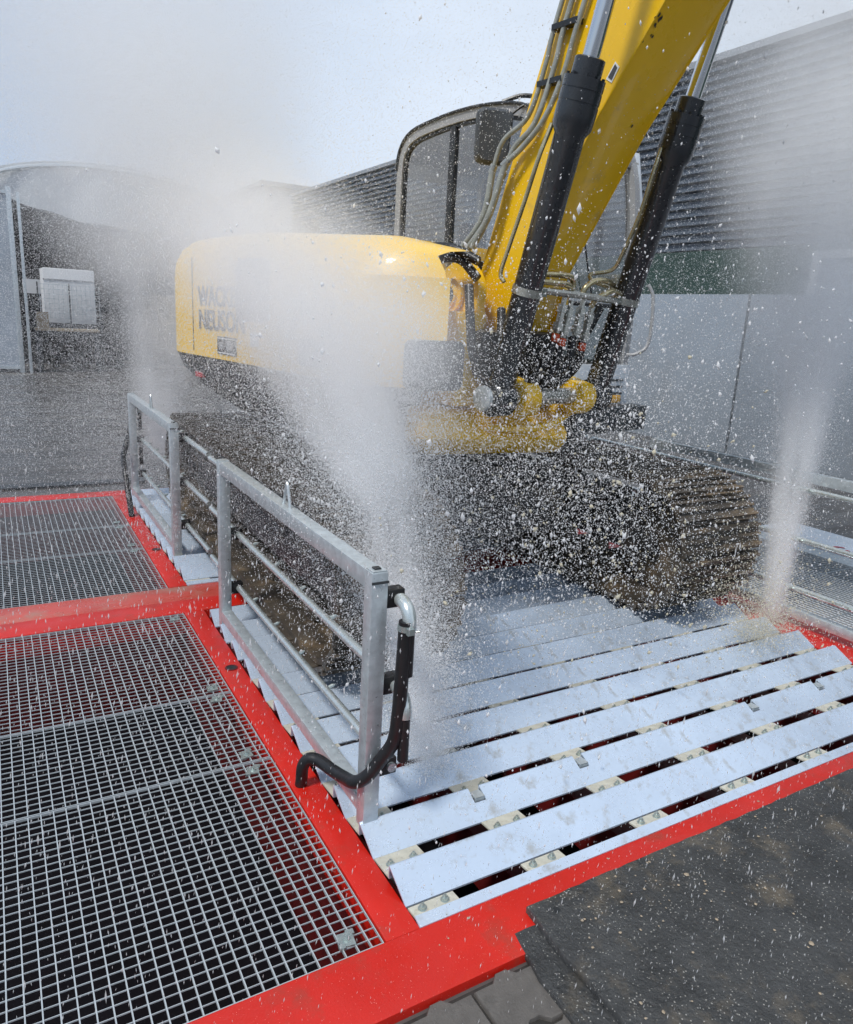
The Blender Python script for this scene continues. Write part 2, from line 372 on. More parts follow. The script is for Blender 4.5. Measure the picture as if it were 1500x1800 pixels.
# ------------------------------------------------------------------ gratings
def grating(x0, x1, y0, y1, label, group):
    t = thing('grating_panel', label, 'grating', (x0, y0, 0), group=group)
    g = .003; z1 = -.004
    fr = MB(); w = .0026
    fr.box((x0 + g, y0 + g, z1 - .009), (x0 + g + w, y1 - g, z1)); fr.box((x1 - g - w, y0 + g, z1 - .009), (x1 - g, y1 - g, z1))
    fr.box((x0 + g + w, y0 + g, z1 - .009), (x1 - g - w, y0 + g + w, z1)); fr.box((x0 + g + w, y1 - g - w, z1 - .009), (x1 - g - w, y1 - g, z1))
    fr.build('frame', 'zincbar', t)
    L = y1 - y0 - 2 * (g + w)
    long_ = MB().box((-.0017, 0, -.010), (.0017, L, 0)).mesh('bearing_bar', 'zincbar')
    n = max(1, round((x1 - x0) / .0385)); st = (x1 - x0) / n
    for i in range(1, n): rep(long_, 'bearing_bar', t, T(x0 + i * st, y0 + g + w, z1 - .0005))
    W = x1 - x0 - 2 * (g + w)
    cross = MB().box((0, -.0010, -.004), (W, .0010, 0)).mesh('cross_bar', 'zincbar')
    n = max(1, round((y1 - y0) / .0337)); st = (y1 - y0) / n
    for i in range(1, n): rep(cross, 'cross_bar', t, T(x0 + g + w, y0 + i * st, z1 - .0012))
    return t
CLIP = MB(); CLIP.box((-.022, -.024, 0), (.022, .024, .004)); CLIP.box((-.028, -.03, -.002), (-.010, -.014, .007)); CLIP.box((.004, .012, -.002), (.028, .03, .006))
CLIP.lathe((0, 0, .004), (0, 0, 1), [(0, .010), (.006, .010), (.0061, .004), (.01, .004)], 8)
def gratings():
    cm = CLIP.mesh('clip', 'bolt')
    G1 = 'gratings in the near walkway bay'; G2 = 'gratings in the far walkway bay'; G3 = 'gratings beyond the far barrier'
    L1 = [(1.49, 2.495, 'steel grating panel nearest the front corner of the red deck', [(.729, 1.548), (.731, 2.434)]),
          (2.495, 3.07, 'narrow steel grating panel, middle of three in the near bay', [(.738, 2.547), (.745, 3.02)]),
          (3.07, 4.06, 'steel grating panel just before the red crossbar seam', [(.751, 3.126), (.757, 3.99)])]
    for a, b, l, cl in L1:
        t = grating(-2.3, .824, a, b, l, G1)
        for x, y in cl: rep(cm, 'clip', t, T(x, y, -.004) @ Matrix.Rotation(random.uniform(-.3, .3), 4, 'Z'))
    L2 = [(4.488, 5.36, 'steel grating panel just behind the red crossbar seam', [(.75, 5.3)]),
          (5.36, 6.0, 'middle steel grating panel of the far bay', [(.75, 5.44), (.74, 5.93)]),
          (6.0, 6.98, 'farthest steel grating panel beside the curved black hose', [(.74, 6.08)])]
    for a, b, l, cl in L2:
        t = grating(-2.3, .824, a, b, l, G2)
        for x, y in cl: rep(cm, 'clip', t, T(x, y, -.004) @ Matrix.Rotation(random.uniform(-.3, .3), 4, 'Z'))
    for a, b, l in ((1.49, 2.495, 'grating panel across the slats, at the picture edge'), (2.495, 3.07, 'narrow grating panel across the slats behind the barrier pipes'),
                    (3.07, 4.06, 'grating panel across the slats next to the white lid end')):
        grating(4.337, 5.69, a, b, l, G3)
gratings()
def grit():
    # mud crumbs washed onto the ramp plate, the pavers and the deck edge
    rr = random.Random(21); b = MB()
    for k in range(170):
        x, y = rr.uniform(1.0, 3.6), rr.uniform(.5, 1.62)
        if rr.random() < .5: x, y = rr.gauss(1.75, .35), rr.gauss(1.30, .10)
        z = .03 if (y < 1.38 and x > 1.25) else (.001 if y > 1.30 else None)
        if z is None or (y < 1.40 and x < 1.26) or y > 1.485: continue
        if y > 1.38: z = .001
        sz = rr.uniform(.0015, .006) if rr.random() < .96 else rr.uniform(.006, .010)
        pts = [Vector((x, y, z)) + Vector((math.cos(a) * sz * rr.uniform(.6, 1.2), math.sin(a) * sz * rr.uniform(.6, 1.2), 0)) for a in (0, 1.05, 2.1, 3.15, 4.2, 5.25)]
        b.add(pts + [Vector((x, y, z + sz * .6))], [(i, (i + 1) % 6, 6) for i in range(6)])
    tag(b.build('mud_grit', 'wood', world=ID), kind='stuff')
grit()
def side_lid():
    t = thing('tank_lid', 'long white flat lid with red print beyond the far gratings', 'lid', (6.17, 1.0, GZ))
    MB().box((5.915, .4, GZ), (6.45, 4.13, .022)).build('lid', 'whitep', t, bevel=.006)
    m = MB()
    for x, y, r in ((6.02, 3.36, .055), (6.06, 3.22, .05), (6.01, 3.12, .05)):
        n = 18
        m.add([(x + math.cos(2 * math.pi * k / n) * rr, y + math.sin(2 * math.pi * k / n) * rr * 1.3, .0265) for rr in (r, r * .55) for k in range(n)],
              [(k, (k + 1) % n, n + (k + 1) % n, n + k) for k in range(n - 4)])
    m.build('red_print', 'redp', t)
side_lid()

# ------------------------------------------------------------------ ramp plates
def ramp_plates():
    def plate(poly, z0, z1, fall, lab, cat, seed):
        rr = random.Random(seed); pts = []
        for (x0, y0), (x1, y1) in zip(poly, poly[1:] + poly[:1]):
            L_ = math.hypot(x1 - x0, y1 - y0); n = max(1, int(L_ / .04)) if L_ < 6 and (x0 < 2 or x1 < 2) else 1
            for i in range(n):
                t = i / n; j = .003 if 0 < i else 0
                pts.append((x0 + (x1 - x0) * t + rr.uniform(-j, j), y0 + (y1 - y0) * t + rr.uniform(-j, j)))
        f = lambda y: max(0, 1.4 - y) * fall
        b = MB(); b.loft([[(x, y, z0 - f(y)) for x, y in pts], [(x, y, z1 - .004 - f(y)) for x, y in pts], [(x + (.003 if x < 2 else 0), y - .003, z1 - f(y)) for x, y in pts]])
        o = b.build('ramp_plate', 'ramp', origin=(2, 0, GZ)); tag(o, lab, cat); return o
    o = plate([(1.245, 1.398), (1.232, 1.25), (1.236, 1.05), (1.225, -2.6), (5.4, -2.6), (5.4, 1.392)], .003, .027, .006, 'large wet dark rubber ramp plate overlapping the red deck edge', 'ramp plate', 1)
    MB().lathe((1.315, 1.345, .026), (0, 0, 1), [(0, .011), (.002, .011)], 12).build('plate_shade_disc', 'black', o)  # raised black disc paints the darkness of a hole
    plate([(1.168, 1.352), (1.14, 1.2), (1.14, 1.05), (1.13, -2.6), (1.50, -2.6), (1.50, 1.352)], -.018, .0025, .004, 'narrow strip of a dark rubber plate showing under the large ramp plate', 'ramp plate', 2)
ramp_plates()

# ------------------------------------------------------------------ wash barriers
def barrier(x, ya, yb, side, label, hose, pipe_y, elbow, z0=.03):
    """side=+1: vehicle lies towards +X"""
    t = thing('wash_barrier', label, 'barrier', (x, (ya + yb) / 2, z0), group='spray barriers along the platform')
    w = .028; zt = .94
    pm = MB().box((-w, -w, 0), (w, w, zt - z0)).mesh('post', 'zinc', bevel=.004)
    for y in (ya + w, yb - w): rep(pm, 'post', t, T(x, y, z0))
    MB().box((x - w + .001, ya + 2 * w, zt - .062), (x + w - .001, yb - 2 * w, zt - .001)).build('top_rail', 'zinc', t, bevel=.004)
    MB().box((x - w + .001, ya + 2 * w, z0 + .045), (x + w - .001, yb - 2 * w, z0 + .10)).build('bottom_rail', 'zinc', t, bevel=.004)
    for y in (ya + w, yb - w):
        MB().box((x - w + .004, y - w + .004, zt + .0005), (x + w - .004, y + w - .004, zt + .004)).build('post_cap', 'zinc', t)
    MB().box((x - .011, ya + .018, zt + .0045), (x + .011, ya + .04, zt + .009)).build('cap_plug', 'black', t)
    MB().box((x - w - .001, ya - .0035, zt - .036), (x + w + .001, ya - .0005, zt - .028)).build('weld_band', 'charcoal', t)
    yc = ya + (yb - ya) * .46
    MB().tube(smooth_path([(x, yc - .035, zt - .005), (x, yc - .018, zt + .055), (x, yc, zt + .095), (x, yc + .018, zt + .055), (x, yc + .045, zt - .005)], 4), .0065, 8).build('lifting_eye', 'zinc', t)
    px = x + side * .07
    for i, z in enumerate((.845, .545, .245)):
        p = MB().tube([(px, pipe_y[0], z), (px, pipe_y[1], z)], .0165, 14).build('spray_pipe', 'pipe', t)
        for y in (ya + w, yb - w):
            MB().box((min(px, x) + .01, y - .022, z - .03), (max(px, x) + .022, y + .022, z + .03)).build('pipe_holder', 'rubber', t, bevel=.004)
        for k in range(5):
            yy = ya + .25 + k * (yb - ya - .5) / 4
            MB().lathe((px + side * .014, yy, z), (side, 0, .35), [(0, .009), (.022, .009), (.0221, .006), (.03, .005)], 8).build('nozzle', 'bolt', p)
        ye = pipe_y[elbow]; s_ = 1 if elbow else -1
        if i == 2 and hose: continue
        pe = [(px, ye, z), (px, ye + s_ * .03, z - .004), (px, ye + s_ * .055, z - .022), (px, ye + s_ * .066, z - .05), (px, ye + s_ * .067, z - .075)]
        MB().tube(smooth_path(pe, 3), .022, 14).build('elbow', 'pipe', t)
        if i < 2:
            MB().tube([(px, ye + s_ * .067, z - .08), (px, ye + s_ * .067, z - .23)], .018, 10).build('link_hose', 'rubber', t)
    if hose:
        h = MB().tube(smooth_path(hose, 6), .0225, 14).build('hose', 'rubber', t)
        q = Vector(hose[0]); d = (Vector(hose[1]) - q).normalized()
        c = MB(); c.lathe(q + d * .012, d, [(0, .0255), (.018, .0255)], 16); c.box((q.x - .01, q.y - .036, q.z - .035), (q.x + .012, q.y - .018, q.z - .015)); c.tube([(q.x + .01, q.y - .025, q.z - .03), (q.x + .03, q.y - .034, q.z - .026)], .003, 6)
        c.build('hose_clamp', 'bolt', h)
    return t
HOSE_A = [(1.03, 1.835, .80), (1.028, 1.835, .72), (1.024, 1.835, .60), (1.022, 1.84, .48), (1.015, 1.85, .38), (.985, 1.88, .30), (.95, 1.90, .24), (.925, 1.94, .20), (.93, 2.04, .155), (.925, 2.13, .13), (.905, 2.20, .13), (.88, 2.235, .125), (.862, 2.25, .09), (.862, 2.262, .03), (.862, 2.27, .003)]
barrier(.972, 1.905, 3.75, 1, 'near galvanised barrier frame with black drain hose curling over its foot', HOSE_A, (1.90, 4.27), 0)
HOSE_B = [(.99, 6.78, .80), (.97, 6.78, .62), (.93, 6.75, .5), (.885, 6.62, .42), (.87, 6.45, .34), (.868, 6.35, .22), (.87, 6.26, .1), (.873, 6.213, .003)]
barrier(.985, 4.98, 6.75, 1, 'far galvanised barrier frame standing beside the rear of the excavator track', HOSE_B, (4.37, 6.72), 1)
barrier(4.15, 1.905, 3.83, -1, 'galvanised barrier frame on the opposite deck edge in front of the gratings', None, (1.90, 4.35), 1, z0=.0)
barrier(4.15, 5.0, 6.8, -1, 'galvanised barrier frame mostly hidden behind the second track', None, (4.45, 6.78), 1, z0=.0)

# ------------------------------------------------------------------ excavator
EX = thing('excavator', 'yellow tracked excavator being sprayed on the wash platform', 'excavator', BO)
def tracks():
    yf, yr, r, zc = 3.03, 5.80, .37, .475
    for (xa, xb, lab) in ((1.15, 1.78, None), (3.22, 3.85, None)):
        xm = (xa + xb) / 2; w = (xb - xa)
        tr = MB()
        path = []
        for i in range(13): a = R(90 + 180 * i / 12); path.append((yf + r * math.cos(a), zc + r * math.sin(a)))
        for i in range(13): a = R(-90 + 180 * i / 12); path.append((yr + r * math.cos(a), zc + r * math.sin(a)))
        n = len(path)
        inn = []
        for (y, z) in path:
            cy = min(max(y, yf), yr); d = Vector((y - cy, z - zc)); d = d.normalized() * (r - .03); inn.append((cy + d.x, zc + d.y))
        rings = []
        vs = [(xa + .04, *p) for p in path] + [(xb - .04, *p) for p in path] + [(xb - .04, *p) for p in inn] + [(xa + .04, *p) for p in inn]
        fs = []
        for i in range(n):
            j = (i + 1) % n
            for a in range(4):
                b_ = (a + 1) % 4; fs.append((a * n + i, a * n + j, b_ * n + j, b_ * n + i))
        tr.add(vs, fs, True); belt = tr.build('track', 'mud', EX)
        # shoes with grousers
        sh = MB(); sh.box((-w / 2, -.077, 0), (w / 2, .077, .022)); sh.box((-w / 2, -.058, .022), (w / 2, -.04, .043)); sh.box((-w / 2, .0, .022), (w / 2, .016, .04)); sh.box((-w / 2, .052, .022), (w / 2, .068, .043))
        sm = sh.mesh('track_shoe', 'mud')
        straight = yr - yf; per = 2 * straight + 2 * math.pi * r; ns = round(per / .165); rr = random.Random(int(xa * 100))
        for i in range(ns):
            s = per * i / ns
            if s < straight: y, z, ang = yf + s, zc + r, 0
            elif s < straight + math.pi * r: a = (s - straight) / r; y, z, ang = yr + r * math.sin(a), zc + r * math.cos(a), -a
            elif s < 2 * straight + math.pi * r: y, z, ang = yr - (s - straight - math.pi * r), zc - r, -math.pi
            else: a = (s - 2 * straight - math.pi * r) / r; y, z, ang = yf - r * math.sin(a), zc - r * math.cos(a), -math.pi - a
            # slight sag of the upper run
            if ang == 0: z -= .018 * math.sin(math.pi * (y - yf) / straight)
            W = T(xm + rr.uniform(-.004, .004), y, z) @ Matrix.Rotation(ang, 4, 'X')
            rep(sm, 'track_shoe', belt, W)
        # frame, idlers, rollers
        fr = MB(); fr.box((xa + .14, yf + .1, .36), (xb - .14, yr - .1, .60)); fr.box((xa + .10, yf + .55, .58), (xb - .10, yr - .6, .66)); fr.build('track_frame', 'undercar', EX, bevel=.02)
        for y in (yf, yr):
            w_ = MB(); w_.lathe((xm - .12, y, zc), (1, 0, 0), [(0, .16), (.02, .29), (.03, .335), (.06, .34), (.07, .30), (.17, .30), (.18, .34), (.21, .335), (.22, .29), (.24, .16)], 28)
            w_.build('idler' if y == yf else 'sprocket', 'mud', EX)
            for sx in (-.2, .17):
                MB().lathe((xm + sx, y, zc), (1, 0, 0), [(0, .07), (.03, .07)], 14).build('hub', 'undercar', EX)
        rm = MB().lathe((-.15, 0, 0), (1, 0, 0), [(0, .05), (.02, .085), (.28, .085), (.30, .05)], 16).mesh('roller', 'mud')
        for i in range(7): rep(rm, 'roller', EX, T(xm, yf + .38 + i * (straight - .76) / 6, .205))
        for i in range(2): rep(rm, 'roller', EX, T(xm, yf + 1.0 + i * .9, .72) @ Matrix.Scale(.7, 4))
tracks()
def undercarriage():
    b = MB(); b.box((1.7, 3.7, .42), (3.3, 5.1, .78)); b.prism([(1.75, 3.9), (3.25, 3.9), (3.0, 3.45), (2.0, 3.45)][::-1], 'z', .45, .72)
    b.build('carbody', 'undercar', EX, bevel=.03)
    MB().lathe((2.5, 4.4, .78), (0, 0, 1), [(0, .62), (.06, .62), (.061, .56), (.17, .56)], 40).build('slew_ring', 'undercar', EX)
undercarriage()
def rounded_outline(inset=0., rear=0., side=0., notch=False):
    """plan outline of the upper structure in its own axes (front is -y), counter-clockwise"""
    i = inset
    pts = []
    xr = -1.17 + i + side; xl = 1.27 - i - side; yb = 1.86 - i - rear
    pts += arc((xr + .42, -.80 + 0), .42 - 0, 180, 238, 6)      # front right-hand corner of the hood
    pts += [(-.86, -1.245 + i), (-.80 - i * .3, -1.12 + i)]
    pts += [(-.66 - i * .3, -.62)]
    pts += [(.33 - i, -.60), (.33 - i, .0), (.33 - i, .93 + i), (xl - .1, .93 + i), (xl, 1.0 + i)] if notch else [(.34, -.60), (.36, -.72 + i), (.8, -.74 + i), (xl - .1, -.74 + i), (xl, -.62 + i)]
    pts += arc((xl - .6, yb - .62), .6, 0, 72, 6)
    pts += [(.25, yb + .06), (-.15, yb + .06)]
    pts += arc((xr + .62, yb - .62), .62, 105, 180, 7)
    pts += [(xr, .4)]
    return pts
def upper():
    def ring(z, inset=0, rear=0, side=0, dz=None, notch=False):
        return [(x, y, z if dz is None else dz(x, y, z)) for x, y in rounded_outline(inset, rear, side, notch)]
    hr = lambda z, inset=0, dz=None: ring(z, inset, 0, 0, dz, True)
    slope = lambda x, y, z: z - max(0, -(y + .1)) * .10 - max(0, -(y + .9)) * .12
    hood = MB(); hood.loft([hr(1.372), hr(1.60), hr(1.88), hr(1.98, .012, slope), hr(2.06, .045, slope), hr(2.115, .10, slope), hr(2.14, .17, slope), hr(2.155, .30, slope)], True, True)
    h = hood.build('hood', 'hood', EX, UP)
    cl = lambda rg: [(x, max(y, -1.0), z) for x, y, z in rg]
    base = MB(); base.loft([cl(ring(.93, .02, .62, .45)), cl(ring(1.0, .0, .42, .28)), cl(ring(1.14, 0, .2, .12)), cl(ring(1.27, 0, .06, .03)), cl(ring(1.362, .006))], True, True)
    base.build('counterweight', 'black', EX, UP)
    # hood seams, vents, sticker, lettering
    def sidepanel(y0, y1, z0, z1, mat, name, parent, r=.06, off=.004, th=.012, x=-1.17):
        pts = arc((y1 - r, z1 - r), r, 0, 90, 4) + arc((y0 + r, z1 - r), r, 90, 180, 4) + arc((y0 + r, z0 + r), r, 180, 270, 4) + arc((y1 - r, z0 + r), r, 270, 360, 4)
        return MB().prism(pts, 'x', x - off - th + .012, x + .01).build(name, mat, parent, UP)
    v = sidepanel(-.07, .37, 1.62, 1.975, 'charcoal', 'side_vent', h, .08)
    for i in range(7): MB().box((-1.182, -.03, 1.67 + i * .037), (-1.175, .33, 1.682 + i * .037)).build('louvre', 'black', v, UP)
    sidepanel(-.68, -.40, 1.42, 1.56, 'charcoal', 'access_panel', h, .03)
    s1 = sidepanel(.36, .64, 1.405, 1.515, 'text', 'capacity_sign', h, .01)
    MB().box((-1.1785, .37, 1.413), (-1.1765, .63, 1.419)).build('sign_border', 'white', s1, UP); MB().box((-1.1785, .37, 1.501), (-1.1765, .63, 1.507)).build('sign_border', 'white', s1, UP)
    MB().box((-1.1785, .41, 1.435), (-1.1765, .50, 1.485)).build('sign_mark', 'cabgrey', s1, UP); MB().box((-1.1785, .54, 1.44), (-1.1765, .60, 1.48)).build('sign_mark', 'cabgrey', s1, UP)
    s2 = sidepanel(.06, .17, 1.48, 1.565, 'white', 'white_sticker', h, .008)
    for nm, txt, z in (('lettering', 'WACKER', 1.700), ('lettering', 'NEUSON', 1.553)):
        c = D.curves.new(nm, 'FONT'); c.body = txt; c.size = .168; c.extrude = .002; c.offset = .004; c.space_character = 1.02
        c.materials.append(M['text'])
        rot = Matrix(((0, 0, -1, 0), (-1, 0, 0, 0), (0, 1, 0, 0), (0, 0, 0, 1)))
        o = link(nm, c, h, UP @ T(-1.1745, .93, z) @ rot)
        bpy.context.view_layer.update(); wdt = o.dimensions.x
        me = D.meshes.new_from_object(o.evaluated_get(bpy.context.evaluated_depsgraph_get())); D.objects.remove(o); D.curves.remove(c)
        me.transform(Matrix.Scale(.68 / max(wdt, .01), 4, (1, 0, 0))); o = link(nm, me, h, UP @ T(-1.1745, .93, z) @ rot)
    MB().box((-1.1735, 1.03, 1.40), (-1.168, 1.036, 2.0)).build('panel_seam', 'charcoal', h, UP); MB().box((-1.1735, -.20, 1.40), (-1.168, -.194, 1.66)).build('panel_seam', 'charcoal', h, UP)
    # red reflector on the rear
    MB().box((-1.13, 1.0, 1.22), (-1.10, 1.12, 1.29)).build('reflector', 'redp', h, UP)
    # exhaust and small cap on the hood
    MB().lathe((-.55, .55, 2.14), (0, 0, 1), [(0, .07), (.05, .07), (.06, .045), (.13, .045)], 16).build('exhaust_stub', 'charcoal', EX, UP)
    # opening on the front of the hood and step box under it
    pts = arc((-.80, 1.56), .04, 0, 90, 3) + arc((-1.02, 1.56), .04, 90, 180, 3) + arc((-1.02, 1.41), .04, 180, 270, 3) + arc((-.80, 1.41), .04, 270, 360, 3)
    MB().prism(pts[::-1], 'y', -1.262, -1.18).build('front_vent', 'charcoal', EX, UP)
    # dark machinery block behind the boom foot
    b = MB(); b.box((-.55, -.86, 1.0), (.34, -.58, 1.78)); b.box((-.3, -.8, 1.78), (.30, -.55, 2.02)); b.build('boom_well', 'black', EX, UP, bevel=.02)
    # dark front step / sill
    MB().prism([(.36, -.80), (1.25, -.80), (1.22, -.95), (.42, -1.0)][::-1], 'z', 1.04, 1.20).build('front_sill', 'charcoal', EX, UP, bevel=.01)
upper()
def boom_foot():
    # cast yellow nose carrying the cylinder pins and boom ears
    n = MB(); n.loft([[(-.78, -1.05, 1.02), (.12, -1.15, .99), (.22, -.62, .95), (-.78, -.60, .98)],
                      [(-.90, -1.16, 1.12), (.12, -1.22, 1.08), (.30, -.62, 1.05), (-.90, -.60, 1.05)],
                      [(-.88, -1.10, 1.26), (.10, -1.14, 1.24), (.30, -.62, 1.30), (-.88, -.62, 1.30)]])
    nose = n.build('nose_casting', 'yellow', EX, UP, bevel=.035)
    for x in (-.505, .125):
        e = MB()
        out = [(-.60, 1.20), (-1.10, 1.14)] + [(-1.13, 1.30), (-1.03, 1.52), (-1.10, 1.70)] + arc((-.92, 1.83), .165, 200, 40, 10) + [(-.70, 1.70), (-.62, 1.5)]
        e.prism(out[::-1], 'x', x - .03, x + .03); e.build('boom_ear', 'yellow', EX, UP, bevel=.012)
    for x, s in ((-.545, -1), (.165, 1)):
        MB().lathe((x, -.90, 1.82), (s, 0, 0), [(0, .085), (.02, .085), (.021, .06), (.035, .055)], 20).build('pin_boss', 'yellow', EX, UP)
        MB().lathe((x + s * .034, -.90, 1.82), (s, 0, 0), [(0, .045), (.012, .04)], 16).build('pin_end', 'cyl', EX, UP)
    MB().box((-.70, -1.14, 1.27), (-.54, -.78, 1.74)).build('pivot_column', 'yellow', EX, UP, bevel=.03)
    # cylinder pin lugs
    for x, nm in ((-.38, 'lug'), (.05, 'lug')):
        l = MB(); out = arc((-1.30, 1.33), .095, 130, 330, 10) + [(-1.16, 1.14), (-1.02, 1.20), (-1.0, 1.34), (-1.18, 1.44)]
        l.prism(out, 'x', x - .055, x + .055); l.build('cylinder_lug', 'yellow', EX, UP, bevel=.015)
    MB().tube([(-.66, -1.30, 1.335), (.30, -1.30, 1.335)], .043, 18).build('cylinder_pin', 'steel', EX, UP)
    MB().lathe((-.645, -1.30, 1.335), (-1, 0, 0), [(0, .062), (.02, .062), (.024, .05)], 18).build('pin_cap', 'zinc', EX, UP)
    # curved web under the lugs
    MB().tube(smooth_path([(-.50, -1.18, 1.17), (-.3, -1.25, 1.16), (-.1, -1.27, 1.18), (.08, -1.24, 1.24)], 4), .02, 8).build('guard_web', 'yellow', EX, UP)
boom_foot()
def boom():
    hw = .18; xc = -.179
    back = [(-.86, 1.76), (-.90, 1.96), (-1.10, 2.56), (-1.30, 3.12), (-1.52, 3.65), (-1.86, 4.1), (-2.5, 4.55), (-3.4, 4.9)]
    bot = [(-1.06, 1.62), (-1.20, 1.97), (-1.585, 2.60), (-1.93, 3.06), (-2.22, 3.42), (-2.45, 3.68), (-2.9, 4.02), (-3.5, 4.66)]
    rings = []
    for (yb, zb), (yt, zt) in zip(bot, back):
        rings.append([(xc - hw, yt, zt), (xc - hw, yb, zb), (xc + hw, yb, zb), (xc + hw, yt, zt)])
    b = MB(); b.loft(rings); bo = b.build('boom', 'yellow', EX, UP, bevel=.006)
    # rounded boom foot
    MB().lathe((xc - .16, -.95, 1.72), (1, 0, 0), [(0, .13), (.32, .13)], 24).build('boom_foot', 'yellow', EX, UP)
    # weld edges along the belly
    for s in (-1, 1):
        MB().tube([(xc + s * (hw - .004), y, z) for y, z in bot[:6]], .006, 6).build('weld_seam', 'yellow', bo, UP)
    # dark oil smears where paint has chipped
    rr = random.Random(5)
    d = Vector((0, -.345, .46)).normalized(); nrm = Vector((0, -.8, -.6))
    for cz, u0, k_ in ((2.92, .0, 6), (2.86, .0, 4), (2.30, .16, 1), (2.62, .22, 1)):
        cy = -1.585 - (cz - 2.60) * .75
        for k in range(k_):
            c = Vector((xc - hw + u0 + rr.uniform(0, .05), cy, cz)) + d * rr.uniform(-.025, .025) + nrm * .004
            rad = rr.uniform(.003, .010); m_ = 9; q_ = MB()
            q_.add([c + (Vector((1, 0, 0)) * math.cos(2 * math.pi * q / m_) + d * math.sin(2 * math.pi * q / m_) * 1.4) * rad * rr.uniform(.6, 1.25) for q in range(m_)], [tuple(range(m_))])
            q_.build('oil_smear', 'black', bo, UP)
    # small black and white triangle stickers on the boom cheek
    for y, z in ((-1.44, 2.42), (-1.655, 2.80)):
        MB().prism([(y, z), (y + .04, z - .06), (y + .008, z - .08), (y - .025, z - .025)], 'x', xc - hw - .003, xc - hw - .001).build('cheek_sticker', 'white', bo, UP)
        MB().prism([(y - .002, z - .01), (y + .029, z - .055), (y + .008, z - .070), (y - .015, z - .026)], 'x', xc - hw - .005, xc - hw - .0032).build('cheek_sticker', 'text', bo, UP)
    # hydraulic tubes along the cheek with clips, bending away to the machine
    ext = lambda p: [(p[0][0], p[0][1] - .36, p[0][2] + .95)] + p
    A = ext([(-.385, -1.335, 3.09), (-.385, -1.27, 2.86), (-.39, -1.19, 2.655), (-.40, -1.04, 2.565), (-.405, -.985, 2.44), (-.41, -.93, 2.2), (-.43, -.70, 1.98)])
    B = ext([(-.385, -1.395, 3.08), (-.385, -1.33, 2.85), (-.40, -1.25, 2.62), (-.405, -1.125, 2.52), (-.41, -1.06, 2.40), (-.42, -.985, 2.2), (-.44, -.86, 2.05)])
    Cc = ext([(-.385, -1.47, 3.06), (-.385, -1.39, 2.81), (-.40, -1.31, 2.63), (-.405, -1.20, 2.53), (-.43, -1.10, 2.45), (-.45, -1.03, 2.22), (-.46, -.93, 2.06)])
    for k, p in enumerate((A, B, Cc)):
        MB().tube(smooth_path(p[:6] if k < 2 else p[:6], 6), .0135 if k else .012, 10).build('hydraulic_tube', 'hosegrey', bo, UP)
        MB().tube(smooth_path(p[5:], 6), .0175, 10).build('rubber_hose', 'hosegrey', bo, UP)
        e = Vector(p[5]); d = (Vector(p[5]) - Vector(p[4])).normalized()
        MB().lathe(e - d * .02, d, [(0, .019), (.04, .019)], 10).build('ferrule', 'steel', bo, UP)
    for z in (3.0, 2.78):
        y = -1.30 - (z - 3.0) * .29
        MB().box((-.40, y - .15, z - .012), (-.358, y + .0, z + .012)).build('tube_clip', 'black', bo, UP)
boom()
